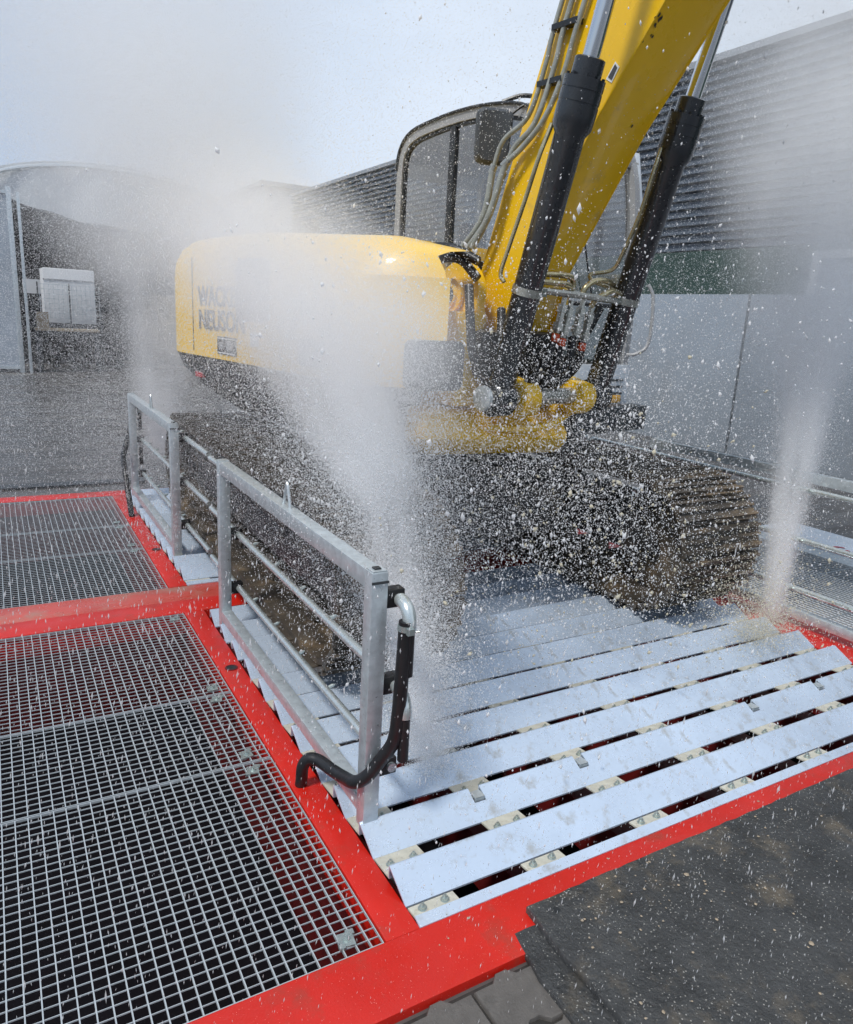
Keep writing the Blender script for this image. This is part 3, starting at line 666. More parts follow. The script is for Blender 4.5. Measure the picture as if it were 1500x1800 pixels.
def cylinders():
    d = Vector((0, -.365, 1.365)).normalized()
    for x, zf in ((-.553, 1.33), (.195, 1.335)):
        foot = Vector((x, -1.30, zf))
        c = MB(); c.lathe(foot + Vector((-.06, 0, 0)), (1, 0, 0), [(0, .078), (.01, .088), (.11, .088), (.12, .078)], 24); c.build('cylinder_eye', 'cyl', EX, UP)
        b = MB(); L = 1.195
        b.lathe(foot + d * .06, d, [(0, .055), (.02, .067), (L - .06, .067), (L - .03, .085), (L + .02, .088), (L + .055, .088), (L + .056, .0855), (L + .064, .0855), (L + .065, .088), (L + .105, .088), (L + .106, .0855), (L + .112, .0855), (L + .113, .088), (L + .155, .088), (L + .158, .064), (L + .225, .064), (L + .230, .056)], 32)
        cy = b.build('boom_cylinder', 'cyl', EX, UP)
        MB().lathe(foot + d * (L + .285), d, [(0, .036), (1.40, .036)], 28).build('chrome_rod', 'chrome', cy, UP)
        e = foot + d * (L + .335 + 1.38)
        MB().lathe(e + Vector((-.05, 0, 0)), (1, 0, 0), [(0, .07), (.1, .07)], 20).build('rod_eye', 'cyl', cy, UP)
        # bolt heads on the gland
        for k in range(8):
            a = 2 * math.pi * k / 8; u = d.orthogonal().normalized(); w = d.cross(u)
            p = foot + d * (L + .215) + (u * math.cos(a) + w * math.sin(a)) * .075
            MB().lathe(p, d, [(0, .008), (.012, .008)], 6).build('gland_bolt', 'black', cy, UP)
        # band clamp
        q = foot + d * ((1.845 - zf) / d.z)
        k = MB(); k.lathe(q - d * .018, d, [(0, .069), (.0005, .0725), (.036, .0725), (.0365, .069)], 32)
        s = 1 if x < 0 else -1
        k.box((q.x + s * .065, q.y - .03, q.z - .02), (q.x + s * .105, q.y + .03, q.z + .016)); k.build('band_clamp', 'steel', cy, UP)
    # feed tubes
    tubes = [
        [(-.60, -1.545, 2.53), (-.635, -1.52, 2.40), (-.638, -1.46, 2.23), (-.638, -1.38, 2.03), (-.638, -1.34, 1.92), (-.63, -1.36, 1.88)],
        [(.115, -1.60, 2.55), (.10, -1.575, 2.42), (.10, -1.53, 2.25), (.10, -1.45, 2.06), (.095, -1.40, 1.99), (.02, -1.33, 1.965), (.01, -1.36, 1.93), (.09, -1.41, 1.90)],
        [(-.50, -1.38, 1.925), (-.36, -1.42, 1.935), (-.25, -1.43, 1.93), (-.215, -1.42, 1.90), (-.225, -1.42, 1.86)],
        [(-.50, -1.41, 1.895), (-.36, -1.45, 1.895), (-.27, -1.45, 1.885), (-.245, -1.43, 1.86), (-.245, -1.41, 1.83)],
        [(.13, -1.42, 1.905), (.02, -1.44, 1.93), (-.06, -1.43, 1.925), (-.12, -1.42, 1.89), (-.13, -1.41, 1.84)],
        [(.14, -1.45, 1.87), (.06, -1.46, 1.885), (-.0, -1.46, 1.87), (-.05, -1.44, 1.84), (-.06, -1.42, 1.80)],
    ]
    for i, p in enumerate(tubes):
        MB().tube(smooth_path(p, 6), .0145 if i > 1 else .010, 10).build('feed_tube', 'brass', EX, UP)
    MB().tube([(-.48, -1.43, 1.855), (-.22, -1.45, 1.85), (.02, -1.455, 1.84), (.14, -1.45, 1.835)], .017, 8).build('tie_strap', 'steel', EX, UP)
    for i, (x, z) in enumerate(((-.265, 1.84), (-.215, 1.82), (-.125, 1.83), (-.055, 1.80))):
        a = Vector((x, -1.42, z)); dd = Vector((-.16, .05, -1)).normalized()
        m = MB(); m.lathe(a, dd, [(0, .014), (.04, .014), (.041, .026), (.08, .026), (.081, .020), (.13, .020), (.131, .028), (.168, .028), (.169, .016), (.18, .016)], 6)
        m.build('hose_coupling', 'steel', EX, UP)
        if i != 2:
            MB().lathe(a + dd * .185, dd, [(0, .021), (.035, .021), (.04, .015)], 12).build('orange_cap', 'orange', EX, UP)
    # black hoses looping from the couplings to the swing block
    hoses = [
        [(-.29, -1.40, 1.65), (-.32, -1.38, 1.52), (-.36, -1.30, 1.40), (-.36, -1.1, 1.32), (-.3, -.9, 1.35)],
        [(-.24, -1.40, 1.64), (-.24, -1.38, 1.50), (-.28, -1.30, 1.38), (-.26, -1.1, 1.30), (-.2, -.9, 1.33)],
        [(-.155, -1.40, 1.65), (-.16, -1.39, 1.52), (-.22, -1.30, 1.42), (-.18, -1.1, 1.36), (-.1, -.9, 1.38)],
        [(-.08, -1.40, 1.63), (-.08, -1.38, 1.5), (-.12, -1.28, 1.40), (-.10, -1.08, 1.33), (0, -.9, 1.38)],
        [(-.66, -1.15, 1.86), (-.70, -1.22, 1.70), (-.66, -1.22, 1.52), (-.52, -1.2, 1.42), (-.4, -1.0, 1.4)],
        [(-.58, -1.12, 1.90), (-.62, -1.02, 1.99), (-.64, -.86, 1.98), (-.64, -.77, 1.88), (-.63, -.80, 1.76), (-.60, -.92, 1.70)],
        [(-.60, -1.14, 1.98), (-.66, -1.0, 2.04), (-.69, -.82, 2.03), (-.70, -.72, 1.90), (-.68, -.74, 1.74), (-.62, -.86, 1.64)],
        [(.10, -1.35, 1.80), (.04, -1.32, 1.66), (-.05, -1.28, 1.52), (-.02, -1.1, 1.40), (.1, -.9, 1.42)],
        [(-.44, -1.16, 1.76), (-.50, -1.24, 1.62), (-.47, -1.26, 1.50), (-.38, -1.18, 1.42), (-.3, -1.0, 1.42)],
    ]
    for i, p in enumerate(hoses):
        MB().tube(smooth_path(p, 6), .023, 10).build('rubber_hose', 'rubber', EX, UP)
    MB().box((-.60, -1.20, 1.42), (.02, -.90, 1.66)).build('shadow_hose_block', 'rubber', EX, UP, bevel=.05)  # dark block fills in the boom foot's shadow and the hose bundle
cylinders()
def cab():
    X0c, X1c = .36, 1.22
    # profile (y,z) of the cab side, front = -y
    prof = [(-.74, 1.06), (.84, 1.06), (.90, 2.2), (.85, 2.84), (.76, 2.96), (.6, 3.0), (.1, 3.045), (-.25, 3.02), (-.45, 2.95), (-.60, 2.82), (-.70, 2.4), (-.76, 1.8), (-.76, 1.5)]
    outer = smooth_path([Vector((y, z, 0)) for y, z in [(-.745, 1.40), (-.75, 1.8), (-.71, 2.35), (-.655, 2.68), (-.56, 2.88), (-.38, 2.985), (-.1, 3.03), (.2, 3.04), (.5, 3.02), (.72, 2.985), (.84, 2.90), (.885, 2.74), (.89, 2.3), (.89, 1.9), (.88, 1.40)]], 3)
    outer = [(p.x, p.y) for p in outer]
    def inset(pts, d):
        out = []
        for i, (y, z) in enumerate(pts):
            a_, b_ = Vector(pts[max(i - 1, 0)]), Vector(pts[min(i + 1, len(pts) - 1)]); t = (b_ - a_).normalized()
            out.append((y + t.y * d, z - t.x * d))
        return out
    inner = inset(outer, .062); seal = inset(outer, .085); gl = inset(outer, .07)
    def ring_prism(o_, i_, x0, x1):
        n = len(o_); b = MB(); vs = [(x, *p) for x in (x0, x1) for q in (o_, i_) for p in q]
        fs = []
        for k in range(n - 1):
            fs += [(k, k + 1, n + k + 1, n + k), (2 * n + k, 3 * n + k, 3 * n + k + 1, 2 * n + k + 1), (k, 2 * n + k, 2 * n + k + 1, k + 1), (n + k, n + k + 1, 3 * n + k + 1, 3 * n + k)]
        b.add(vs, fs, True); return b
    def frame_side(x0, x1, sg):
        ring_prism(outer, inner, x0, x1).build('cab_side_frame', 'cabgrey', EX, UP)
        xm = (x0 + x1) / 2
        ring_prism(inner, seal, xm - .012, xm + .012).build('window_seal', 'black', EX, UP)
        MB().box((x0 + .002, -.735, 1.06), (x1 - .002, .88, 1.45)).build('cab_panel', 'cabgrey', EX, UP, bevel=.015)
        MB().prism([(.235, 1.45), (.295, 1.45), (.305, 2.96), (.245, 2.965)], 'x', x0 + .006, x1 - .006).build('door_pillar', 'black', EX, UP, bevel=.008)
        MB().add([(xm + .002, y, z) for y, z in gl if y > .27 and z > 1.44] + [(xm + .002, .885 - .07, 1.45), (xm + .002, .27, 1.45)], [tuple(range(len([1 for y, z in gl if y > .27 and z > 1.44]) + 2))]).build('side_window', 'glass', EX, UP)
        fr_ = [(y, z) for y, z in gl if y < .24 and z > 1.44]
        MB().add([(xm + .002, .24, 1.45), (xm + .002, -.68, 1.45)] + [(xm + .002, y, z) for y, z in fr_] + [(xm + .002, .24, 2.97)], [tuple(range(len(fr_) + 3))]).build('side_window', 'glass', EX, UP)
        MB().box((xm - .016, -.69, 1.452), (xm + .016, .83, 1.475)).build('window_seal', 'black', EX, UP)
        MB().box((x0 - (.012 if sg < 0 else -.035), .10, 1.75), (x1 + (.012 if sg > 0 else -.035), .19, 1.79)).build('door_handle', 'black', EX, UP, bevel=.004)
    frame_side(X0c, X0c + .05, -1); frame_side(X1c - .05, X1c, 1)
    MB().prism([(-.70, 1.45), (-.64, 1.45), (-.64, 2.4), (-.55, 2.8), (-.60, 2.84), (-.70, 2.4)][::-1], 'x', X1c + .002, X1c + .06).build('door_post', 'whitep', EX, UP, bevel=.012)
    # roof skin and dark headliner
    top = [p for p in outer if p[1] > 2.72]
    lo = [(y, z - .05) for y, z in inset(top, .0)]
    rr_ = []
    for k in range(9):
        t = k / 8; x = X0c + .006 + (X1c - X0c - .012) * t; up = .03 * math.sin(math.pi * t)
        rr_.append([(x, y, z + up + .001) for y, z in top] + [(x, y * .985, z - .03) for y, z in top[::-1]])
    MB().loft(rr_, True, True).build('cab_roof', 'cabgrey', EX, UP)
    hl = [p for p in inset(outer, .075) if p[1] > 2.80]
    MB().add([(x, y, z) for x in (X0c + .055, X1c - .055) for y, z in hl], [(k, k + 1, len(hl) + k + 1, len(hl) + k) for k in range(len(hl) - 1)], True).build('headliner', 'charcoal', EX, UP)
    MB().tube([(X0c - .006, y, z + .004) for y, z in top], .011, 8).build('roof_gutter', 'black', EX, UP)
    # windscreen, lower screen, rear glass
    for ya, za, yb, zb in ((-.72, 1.85, -.66, 2.42), (-.66, 2.42, -.60, 2.78)):
        MB().add([(X0c + .05, ya, za), (X1c - .05, ya, za), (X1c - .05, yb, zb), (X0c + .05, yb, zb)], [(0, 1, 2, 3)]).build('windscreen', 'glass', EX, UP)
    MB().add([(X0c + .05, -.73, 1.48), (X1c - .05, -.73, 1.48), (X1c - .05, -.73, 1.83), (X0c + .05, -.73, 1.83)], [(0, 1, 2, 3)]).build('lower_screen', 'glass', EX, UP)
    MB().tube([(X0c + .04, -.74, 1.84), (X1c - .04, -.74, 1.84)], .014, 8).build('screen_seal', 'black', EX, UP)
    MB().add([(X0c + .05, .87, 2.1), (X1c - .05, .87, 2.1), (X1c - .05, .84, 2.82), (X0c + .05, .84, 2.82)], [(0, 1, 2, 3)]).build('rear_window', 'glass', EX, UP)
    MB().box((X0c + .01, .85, 1.06), (X1c - .01, .885, 2.08)).build('cab_rear', 'cabgrey', EX, UP)
    MB().box((X0c + .01, -.73, 1.04), (X1c - .01, .86, 1.10)).build('cab_floor', 'charcoal', EX, UP)
    fp = MB(); fp.box((X0c + .02, -.765, 1.10), (X1c + .01, -.735, 1.46)); f = fp.build('cab_front_panel', 'whitep', EX, UP, bevel=.006)
    for k in range(5): MB().box((.86, -.772, 1.17 + k * .045), (1.16, -.766, 1.185 + k * .045)).build('louvre', 'charcoal', f, UP)
    MB().box((1.02, -.79, 1.205), (1.13, -.765, 1.255)).build('indicator_lamp', 'amber', EX, UP, bevel=.006)
    MB().tube(smooth_path([(1.27, -.80, 2.0), (1.29, -.84, 1.9), (1.27, -.86, 1.62), (1.20, -.82, 1.54), (1.16, -.77, 1.53)], 5), .012, 8).build('grab_rail', 'cabgrey', EX, UP)
    # interior
    s = MB(); s.box((.58, .05, 1.35), (1.02, .5, 1.50)); s.box((.60, .42, 1.48), (1.0, .56, 2.15)); s.box((.70, .45, 2.15), (.92, .55, 2.4)); s.build('seat', 'seat', EX, UP, bevel=.03)
    for x in (.50, 1.08):
        MB().box((x - .07, -.25, 1.3), (x + .07, .35, 1.68)).build('control_console', 'charcoal', EX, UP, bevel=.02)
        MB().tube([(x, -.18, 1.68), (x, -.22, 1.86)], .018, 8).build('joystick', 'black', EX, UP)
    MB().box((.42, -.62, 1.78), (.60, -.56, 1.98)).build('display', 'black', EX, UP, bevel=.01)
    # mirror on its arm
    pts = arc((.11, .13), .05, 0, 90, 4) + arc((-.05, .13), .05, 90, 180, 4) + arc((-.04, -.12), .06, 180, 270, 4) + arc((.08, -.12), .06, 270, 360, 4)
    mr = MB(); mr.loft([[(x * .86, -.035, z * .88) for x, z in pts], [(x, -.012, z) for x, z in pts], [(x, .03, z) for x, z in pts]], True, True)
    mo = mr.build('mirror', 'charcoal', EX, UP @ T(.13, -.36, 2.77) @ Matrix.Rotation(R(-25), 4, 'Z') @ Matrix.Scale(.86, 4))
    MB().tube(smooth_path([(.28, -.33, 2.9), (.36, -.42, 2.98), (.42, -.56, 2.92), (.40, -.62, 2.76), (.38, -.66, 2.5), (.36, -.70, 2.3)], 6), .009, 8).build('mirror_arm', 'black', EX, UP)
    MB().box((.20, -.56, 2.50), (.25, -.5, 2.58)).build('marker_lamp', 'amber', EX, UP)
    MB().tube(smooth_path([(.36, -.2, 3.03), (.46, -.30, 3.07), (.60, -.45, 3.03), (.70, -.55, 2.92)], 5), .014, 8).build('roof_rail', 'black', EX, UP)
    # windscreen wiper
    MB().tube([(.75, -.755, 1.88), (.62, -.73, 2.3)], .006, 6).build('wiper', 'black', EX, UP)
cab()

# ------------------------------------------------------------------ buildings beside and behind
def yard_wall():
    ys = [-4.75, 1.28, 7.33, 13.4, 19.5, 25.6]
    nm = ['smooth grey concrete wall panel at the picture edge behind the wash platform', 'tall grey concrete wall panel just this side of the dark joint', 'grey concrete wall panel behind the boom cylinders', 'grey concrete wall panel seen through the cab windows', 'last grey concrete wall panel behind the cab']
    for i in range(1, 5):
        o = MB().box((9.5, ys[i] + .02, GZ), (9.68, ys[i + 1] - .02, 2.28)).build('concrete_wall_panel', 'concrete', origin=(9.6, ys[i], GZ), bevel=.01)
        tag(o, nm[i], 'wall panel', 'concrete wall panels in a row')
yard_wall()
def warehouse():
    t = thing('warehouse', 'long grey warehouse with ribbed cladding above a dark green band', 'building', (15, 12, GZ))
    xa, y0, y1 = 9.78, -6, 27.5
    MB().box((xa, y0, GZ), (21, y1, 2.95)).build('green_band', 'green', t)
    MB().box((xa + .12, y0 + .05, 2.95), (20.9, y1 - .05, 5.66)).build('upper_wall', 'clad', t)
    st = .128; n = 21
    pr = [(xa + .13, 0), (xa + .09, .004), (xa - .0, .012), (xa - .0, .058), (xa + .085, .07), (xa + .085, .122), (xa + .13, .128)]
    sm = MB().prism([(a, b) for a, b in pr][::-1], 'y', y0, y1).mesh('cladding_strip', 'clad')
    for i in range(n): rep(sm, 'cladding_strip', t, T(0, 0, 2.955 + i * st))
    MB().box((xa - .05, y0 - .1, 2.955 + n * st + .004), (21.1, y1 + .1, 2.955 + n * st + .10)).build('roof_edge', 'roofmetal', t)
    w = MB(); w.box((xa - .05, 2.2, 2.76), (xa - .002, 6.62, 2.86)); w.box((xa - .05, 6.52, 2.0), (xa - .002, 6.62, 2.76)); w.box((xa - .05, 4.1, 2.0), (xa - .002, 4.16, 2.76))
    f = w.build('window_frame', 'eggshell', t)
    MB().box((xa - .015, 2.2, 2.0), (xa - .004, 6.52, 2.76)).build('pane', 'paleglass', f)
warehouse()
def far_building():
    t = thing('office_block', 'pale flat roofed block far behind the warehouse end', 'building', (16, 42, GZ))
    MB().box((11.5, 36, GZ), (17.5, 46, 7.2)).build('wall', 'eggshell', t)
    MB().box((11.3, 35.8, 7.2), (17.7, 46.2, 7.4)).build('roof', 'roofmetal', t)
far_building()
def hall():
    t = thing('tent_hall', 'open arched storage hall with pale sheeting and dark interior', 'hall', (2.6, 24, GZ))
    yf, yb = 22, 33; xa, xb = -.2, 6.1; xc = 2.95
    def zroof(x): return 3.95 + 1.0 * max(0, 1 - min(1, abs((x - xc) / 3.2)) ** 2) ** .5
    n = 26; xs = [xa + (xb - xa) * i / n for i in range(n + 1)]
    roof = MB()
    for k in range(8):
        ya, yc_ = yf + k * (yb - yf) / 8, yf + (k + 1) * (yb - yf) / 8
        for i in range(n):
            a, b = xs[i], xs[i + 1]
            for z0, z1 in ((0, .0),):
                sag = lambda y_: .0
                roof.add([(a, ya, zroof(a)), (b, ya, zroof(b)), (b, yc_, zroof(b)), (a, yc_, zroof(a)), (a, ya, zroof(a) + .08), (b, ya, zroof(b) + .08), (b, yc_, zroof(b) + .08), (a, yc_, zroof(a) + .08)],
                         [(0, 3, 2, 1), (4, 5, 6, 7), (0, 1, 5, 4), (2, 3, 7, 6), (1, 2, 6, 5), (3, 0, 4, 7)], False)
    roof.build('roof', 'fabric', t)
    # sagging front valance
    v = MB()
    def zlow(x): u = min(1, max(0, (x - .3) / 3)); return min(zroof(x) - .02, 4.06 - .55 * u * (2 - u) + .03 * math.sin(x * 5))
    for i in range(n):
        a, b = xs[i], xs[i + 1]
        ja, jb = .06 * math.sin(a * 4), .06 * math.sin(b * 4)
        v.add([(a, yf - .02 + ja, zlow(a)), (b, yf - .02 + jb, zlow(b)), (b, yf - .02 + jb, zroof(b) + .05), (a, yf - .02 + ja, zroof(a) + .05),
               (a, yf - .10 + ja, zlow(a)), (b, yf - .10 + jb, zlow(b)), (b, yf - .10 + jb, zroof(b) + .05), (a, yf - .10 + ja, zroof(a) + .05)], [(0, 1, 2, 3), (7, 6, 5, 4), (0, 4, 5, 1), (3, 2, 6, 7)], True)
    v.build('gable_sheet', 'fabric', t)
    MB().tube([(x, yf - .14, zlow(x) - .02) for x in xs], .035, 8).build('hem_rope', 'charcoal', t)
    MB().tube([(x, yf - .16, zroof(x) - .05) for x in xs], .05, 8).build('roof_arch', 'zinc', t)
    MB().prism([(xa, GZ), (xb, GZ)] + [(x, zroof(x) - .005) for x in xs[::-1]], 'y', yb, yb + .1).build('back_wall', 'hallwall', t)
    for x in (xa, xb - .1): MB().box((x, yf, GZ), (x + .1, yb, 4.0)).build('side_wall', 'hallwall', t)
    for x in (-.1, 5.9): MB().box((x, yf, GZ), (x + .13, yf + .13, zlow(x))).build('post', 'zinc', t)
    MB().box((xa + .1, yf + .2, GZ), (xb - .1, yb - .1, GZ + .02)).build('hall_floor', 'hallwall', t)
    # white box added in the open for the hall's bright opening; white board behind
    t2 = thing('opening_stand_in', 'white box standing in for a bright opening in the dark hall', 'stand-in', (1.75, 21.2, GZ))
    MB().box((1.16, 20.6, 1.08), (2.29, 21.8, 2.36)).build('box_body', 'eggshell', t2, bevel=.03)
    MB().box((1.16, 20.585, 2.08), (2.29, 20.598, 2.11)).build('body_trim', 'cabgrey', t2)
    MB().box((1.2, 20.6, .75), (2.25, 21.8, 1.07)).build('stand_in_base', 'charcoal', t2)
    for x in (1.35, 2.1):
        MB().lathe((x - .09, 21.3, GZ + .34), (1, 0, 0), [(0, .30), (.02, .34), (.16, .34), (.18, .30)], 20).build('stand_in_wheel', 'rubber', t2)
    fnc = thing('mesh_fence', 'wire mesh fence standing before the white box', 'fence', (1.8, 20.4, GZ))
    m = MB(); 
    for i in range(14): x = 1.05 + i * .1; m.box((x, 20.4, 1.2), (x + .012, 20.412, 1.98))
    for k in range(8): z = 1.2 + k * .11; m.box((1.05, 20.413, z), (2.37, 20.423, z + .012))
    m.build('wire_mesh', 'zinc', fnc)
    for x in (1.0, 1.68, 2.36): MB().box((x, 20.38, GZ), (x + .03, 20.415, 2.02)).build('post', 'charcoal', fnc)
    tb = thing('work_table', 'long tan topped table in front of the dark hall', 'table', (1.6, 20.0, GZ))
    MB().box((.88, 19.75, .92), (2.25, 20.25, .98)).build('table_top', 'wood', tb, bevel=.008)
    lm = MB().box((-.03, -.03, 0), (.03, .03, .949)).mesh('leg', 'charcoal')
    for x in (.93, 2.2):
        for y in (19.8, 20.2): rep(lm, 'leg', tb, T(x, y, GZ))
    bx = MB().box((.93, 19.85, .981), (1.18, 20.15, 1.34)).build('crate', 'wood', origin=(1.05, 20.0, .981)); tag(bx, 'brown crate standing on the tan table', 'crate')
    bd = MB().box((.78, 22.2, 1.75), (1.2, 22.28, 2.1)).build('white_board', 'eggshell', origin=(1, 22.2, 1.75)); tag(bd, 'small white board beside the white box', 'board')
    MB().box((.95, 22.29, GZ), (1.0, 22.34, 1.76)).build('board_post', 'charcoal', bd, world=ID)
    g = thing('sliding_gate', 'tall pale gate leaf with galvanised frame at the hall entrance', 'gate', (.2, 19.6, GZ))
    MB().box((-2.4, 19.6, .06), (.56, 19.63, 3.8)).build('gate_sheet', 'paleglass', g)
    MB().box((.50, 19.55, GZ), (.60, 19.65, 3.95)).build('gate_post', 'zinc', g, bevel=.01)
    MB().box((.70, 19.55, GZ), (.76, 19.65, 3.85)).build('gate_post', 'zinc', g, bevel=.01)
    for z in (.05, 3.80): MB().box((-2.4, 19.57, z), (.50, 19.64, z + .07)).build('gate_rail', 'zinc', g)
hall()
def yard_clutter():
    rr = random.Random(9)
    # low concrete kerb line behind the platform
    k = MB().box((-8, 7.55, GZ), (1.2, 7.70, GZ + .02)).build('drain_channel', 'charcoal', world=ID); tag(k, kind='structure')
yard_clutter()

# ------------------------------------------------------------------ water
def droplet_mat(name, col, tr, clear=.22):
    m = D.materials.new(name); m.use_nodes = True
    nt = m.node_tree; N = nt.nodes; L = nt.links; N.clear()
    out = N.new('ShaderNodeOutputMaterial'); mx = N.new('ShaderNodeMixShader'); mx.inputs[0].default_value = tr
    d = N.new('ShaderNodeBsdfDiffuse'); d.inputs[0].default_value = (*col, 1); t = N.new('ShaderNodeBsdfTranslucent'); t.inputs[0].default_value = (*col, 1)
    tp = N.new('ShaderNodeBsdfTransparent'); m2 = N.new('ShaderNodeMixShader'); m2.inputs[0].default_value = clear
    L.new(d.outputs[0], mx.inputs[1]); L.new(t.outputs[0], mx.inputs[2]); L.new(mx.outputs[0], m2.inputs[1]); L.new(tp.outputs[0], m2.inputs[2]); L.new(m2.outputs[0], out.inputs[0]); return m
M['drop'] = droplet_mat('water_droplet', (.97, .975, .98), .45)
M['mudrop'] = droplet_mat('muddy_droplet', (.80, .75, .60), .35)
M['thin'] = droplet_mat('thin_falling_water', (.95, .95, .95), .45, .55)

def mist_mat(name, L_, r0, r1, dens, col=(.97, .98, 1), nscale=(2.2, 2.2, .8), noise_amt=.8, fade=.55, p=1.2):
    m = D.materials.new(name); m.use_nodes = True
    nt = m.node_tree; N = nt.nodes; K = nt.links; N.clear()
    def mt(op, a, b=None, c=None, clamp=False):
        n = N.new('ShaderNodeMath'); n.operation = op; n.use_clamp = clamp
        for i, v in enumerate((a, b, c)):
            if v is None: continue
            if isinstance(v, (int, float)): n.inputs[i].default_value = v
            else: K.new(v, n.inputs[i])
        return n.outputs[0]
    tc = N.new('ShaderNodeTexCoord'); sp = N.new('ShaderNodeSeparateXYZ'); K.new(tc.outputs['Object'], sp.inputs[0])
    z = mt('DIVIDE', sp.outputs[2], L_)
    rad = mt('MULTIPLY_ADD', z, r1 - r0, r0)
    r2 = mt('ADD', mt('POWER', sp.outputs[0], 2), mt('POWER', sp.outputs[1], 2))
    q = mt('DIVIDE', r2, mt('POWER', rad, 2))
    core = mt('POWER', mt('SUBTRACT', 1, q, clamp=True), 1.6)
    thin = mt('POWER', mt('DIVIDE', r0, rad), p)
    f0 = mt('MULTIPLY', z, 14, clamp=True)
    f1 = mt('DIVIDE', mt('SUBTRACT', 1, z), fade, clamp=True)
    mp = N.new('ShaderNodeMapping'); mp.inputs['Scale'].default_value = nscale; K.new(tc.outputs['Object'], mp.inputs[0])
    no = N.new('ShaderNodeTexNoise'); no.inputs['Scale'].default_value = 2.0; no.inputs['Detail'].default_value = 4; K.new(mp.outputs[0], no.inputs['Vector'])
    nn = mt('MULTIPLY_ADD', mt('MULTIPLY_ADD', no.outputs['Fac'], 3.2, -1.1, clamp=True), noise_amt, 1 - noise_amt)
    dn = mt('MULTIPLY', mt('MULTIPLY', mt('MULTIPLY', core, thin), mt('MULTIPLY', f0, mt('POWER', f1, 1.5))), mt('MULTIPLY', nn, dens))
    v = N.new('ShaderNodeVolumePrincipled'); v.inputs['Color'].default_value = (*col, 1); v.inputs['Anisotropy'].default_value = .0
    K.new(dn, v.inputs['Density'])
    out = N.new('ShaderNodeOutputMaterial'); K.new(v.outputs[0], out.inputs['Volume'])
    return m
MIST = []
def plume(base, tip, r0, r1, dens, **kw):
    base = Vector(base); tip = Vector(tip); ax = tip - base; L_ = ax.length
    m = mist_mat('spray_mist', L_, r0, r1, dens, **kw)
    b = MB(); n = 20; rings = [[(math.cos(2 * math.pi * k / n) * (r0 + (r1 - r0) * t), math.sin(2 * math.pi * k / n) * (r0 + (r1 - r0) * t), L_ * t) for k in range(n)] for t in (0, .33, .66, 1)]
    b.loft(rings, True, False)
    W = T(*base) @ ax.to_track_quat('Z', 'Y').to_matrix().to_4x4()
    o = b.build('spray_mist', m, world=W); tag(o, kind='stuff'); MIST.append((base, ax.normalized(), L_, r0, r1)); return o
def cloud_mat(dens):
    return None
def spray_volumes():
    W = (.999, .9995, 1)
    N1 = dict(nscale=(5.5, 5.5, .8), noise_amt=.95)
    plume((1.30, 2.06, .05), (1.30, 2.95, 1.75), .065, .24, 44.0, fade=.5, p=1.2, col=W, **N1)
    plume((1.30, 2.42, 1.0), (1.20, 4.9, 2.45), .16, .66, 24.0, fade=.9, p=1.1, col=W, **N1)
    plume((1.34, 2.15, .02), (1.36, 2.6, 1.3), .16, .45, 3., fade=.9, col=W)
    plume((1.15, 1.9, 1.5), (1.0, 4.6, 2.3), .34, .6, 3.3, fade=.5, p=.3, nscale=(.9, .9, .9), noise_amt=.6, col=W)
    plume((1.25, 6.85, .30), (1.3, 7.2, 4.4), .15, 1.15, 15.0, fade=.7, p=1.15, col=W)
    plume((4.02, 2.58, .02), (4.22, 2.82, 3.5), .06, .40, 150.0, fade=.8, p=1.4, col=W, **N1)
    plume((4.1, 2.7, 1.4), (4.9, 3.6, 5.0), .40, 1.4, 3.4, fade=.6, p=.6, nscale=(1, 1, 1), col=W)
    plume((1.5, 6.6, 1.8), (.9, 7.6, 5.8), 1.0, 2.8, 1.5, fade=.7, p=.3, nscale=(.6, .6, .6), noise_amt=.6, col=W)
    plume((3.70, 2.50, -.02), (3.60, 2.2, .50), .12, .36, 8, fade=1., col=(.93, .88, .78), **N1)
spray_volumes()

def points_object(name, pos, rad, mat, ng_cache={}):
    me = D.meshes.new(name); n = len(pos); me.vertices.add(n); me.vertices.foreach_set('co', np.asarray(pos, np.float32).ravel())
    a = me.attributes.new('rad', 'FLOAT', 'POINT'); a.data.foreach_set('value', np.asarray(rad, np.float32))
    me.materials.append(M[mat]); o = link(name, me, None, ID)
    if mat not in ng_cache:
        g = D.node_groups.new('points_' + mat, 'GeometryNodeTree')
        g.interface.new_socket('Geometry', in_out='INPUT', socket_type='NodeSocketGeometry'); g.interface.new_socket('Geometry', in_out='OUTPUT', socket_type='NodeSocketGeometry')
        i = g.nodes.new('NodeGroupInput'); q = g.nodes.new('NodeGroupOutput'); mp = g.nodes.new('GeometryNodeMeshToPoints'); at = g.nodes.new('GeometryNodeInputNamedAttribute'); sm = g.nodes.new('GeometryNodeSetMaterial')
        at.data_type = 'FLOAT'; at.inputs[0].default_value = 'rad'; sm.inputs['Material'].default_value = M[mat]
        g.links.new(i.outputs[0], mp.inputs['Mesh']); g.links.new(at.outputs[0], mp.inputs['Radius']); g.links.new(mp.outputs[0], sm.inputs[0]); g.links.new(sm.outputs[0], q.inputs[0])
        ng_cache[mat] = g
    md = o.modifiers.new('points', 'NODES'); md.node_group = ng_cache[mat]
    return tag(o, kind='stuff')
OCT_V = np.array([(1, 0, 0), (0, 1, 0), (-1, 0, 0), (0, -1, 0), (0, 0, 1), (0, 0, -1)], np.float32)
OCT_F = np.array([(0, 1, 4), (1, 2, 4), (2, 3, 4), (3, 0, 4), (1, 0, 5), (2, 1, 5), (3, 2, 5), (0, 3, 5)], np.int32)
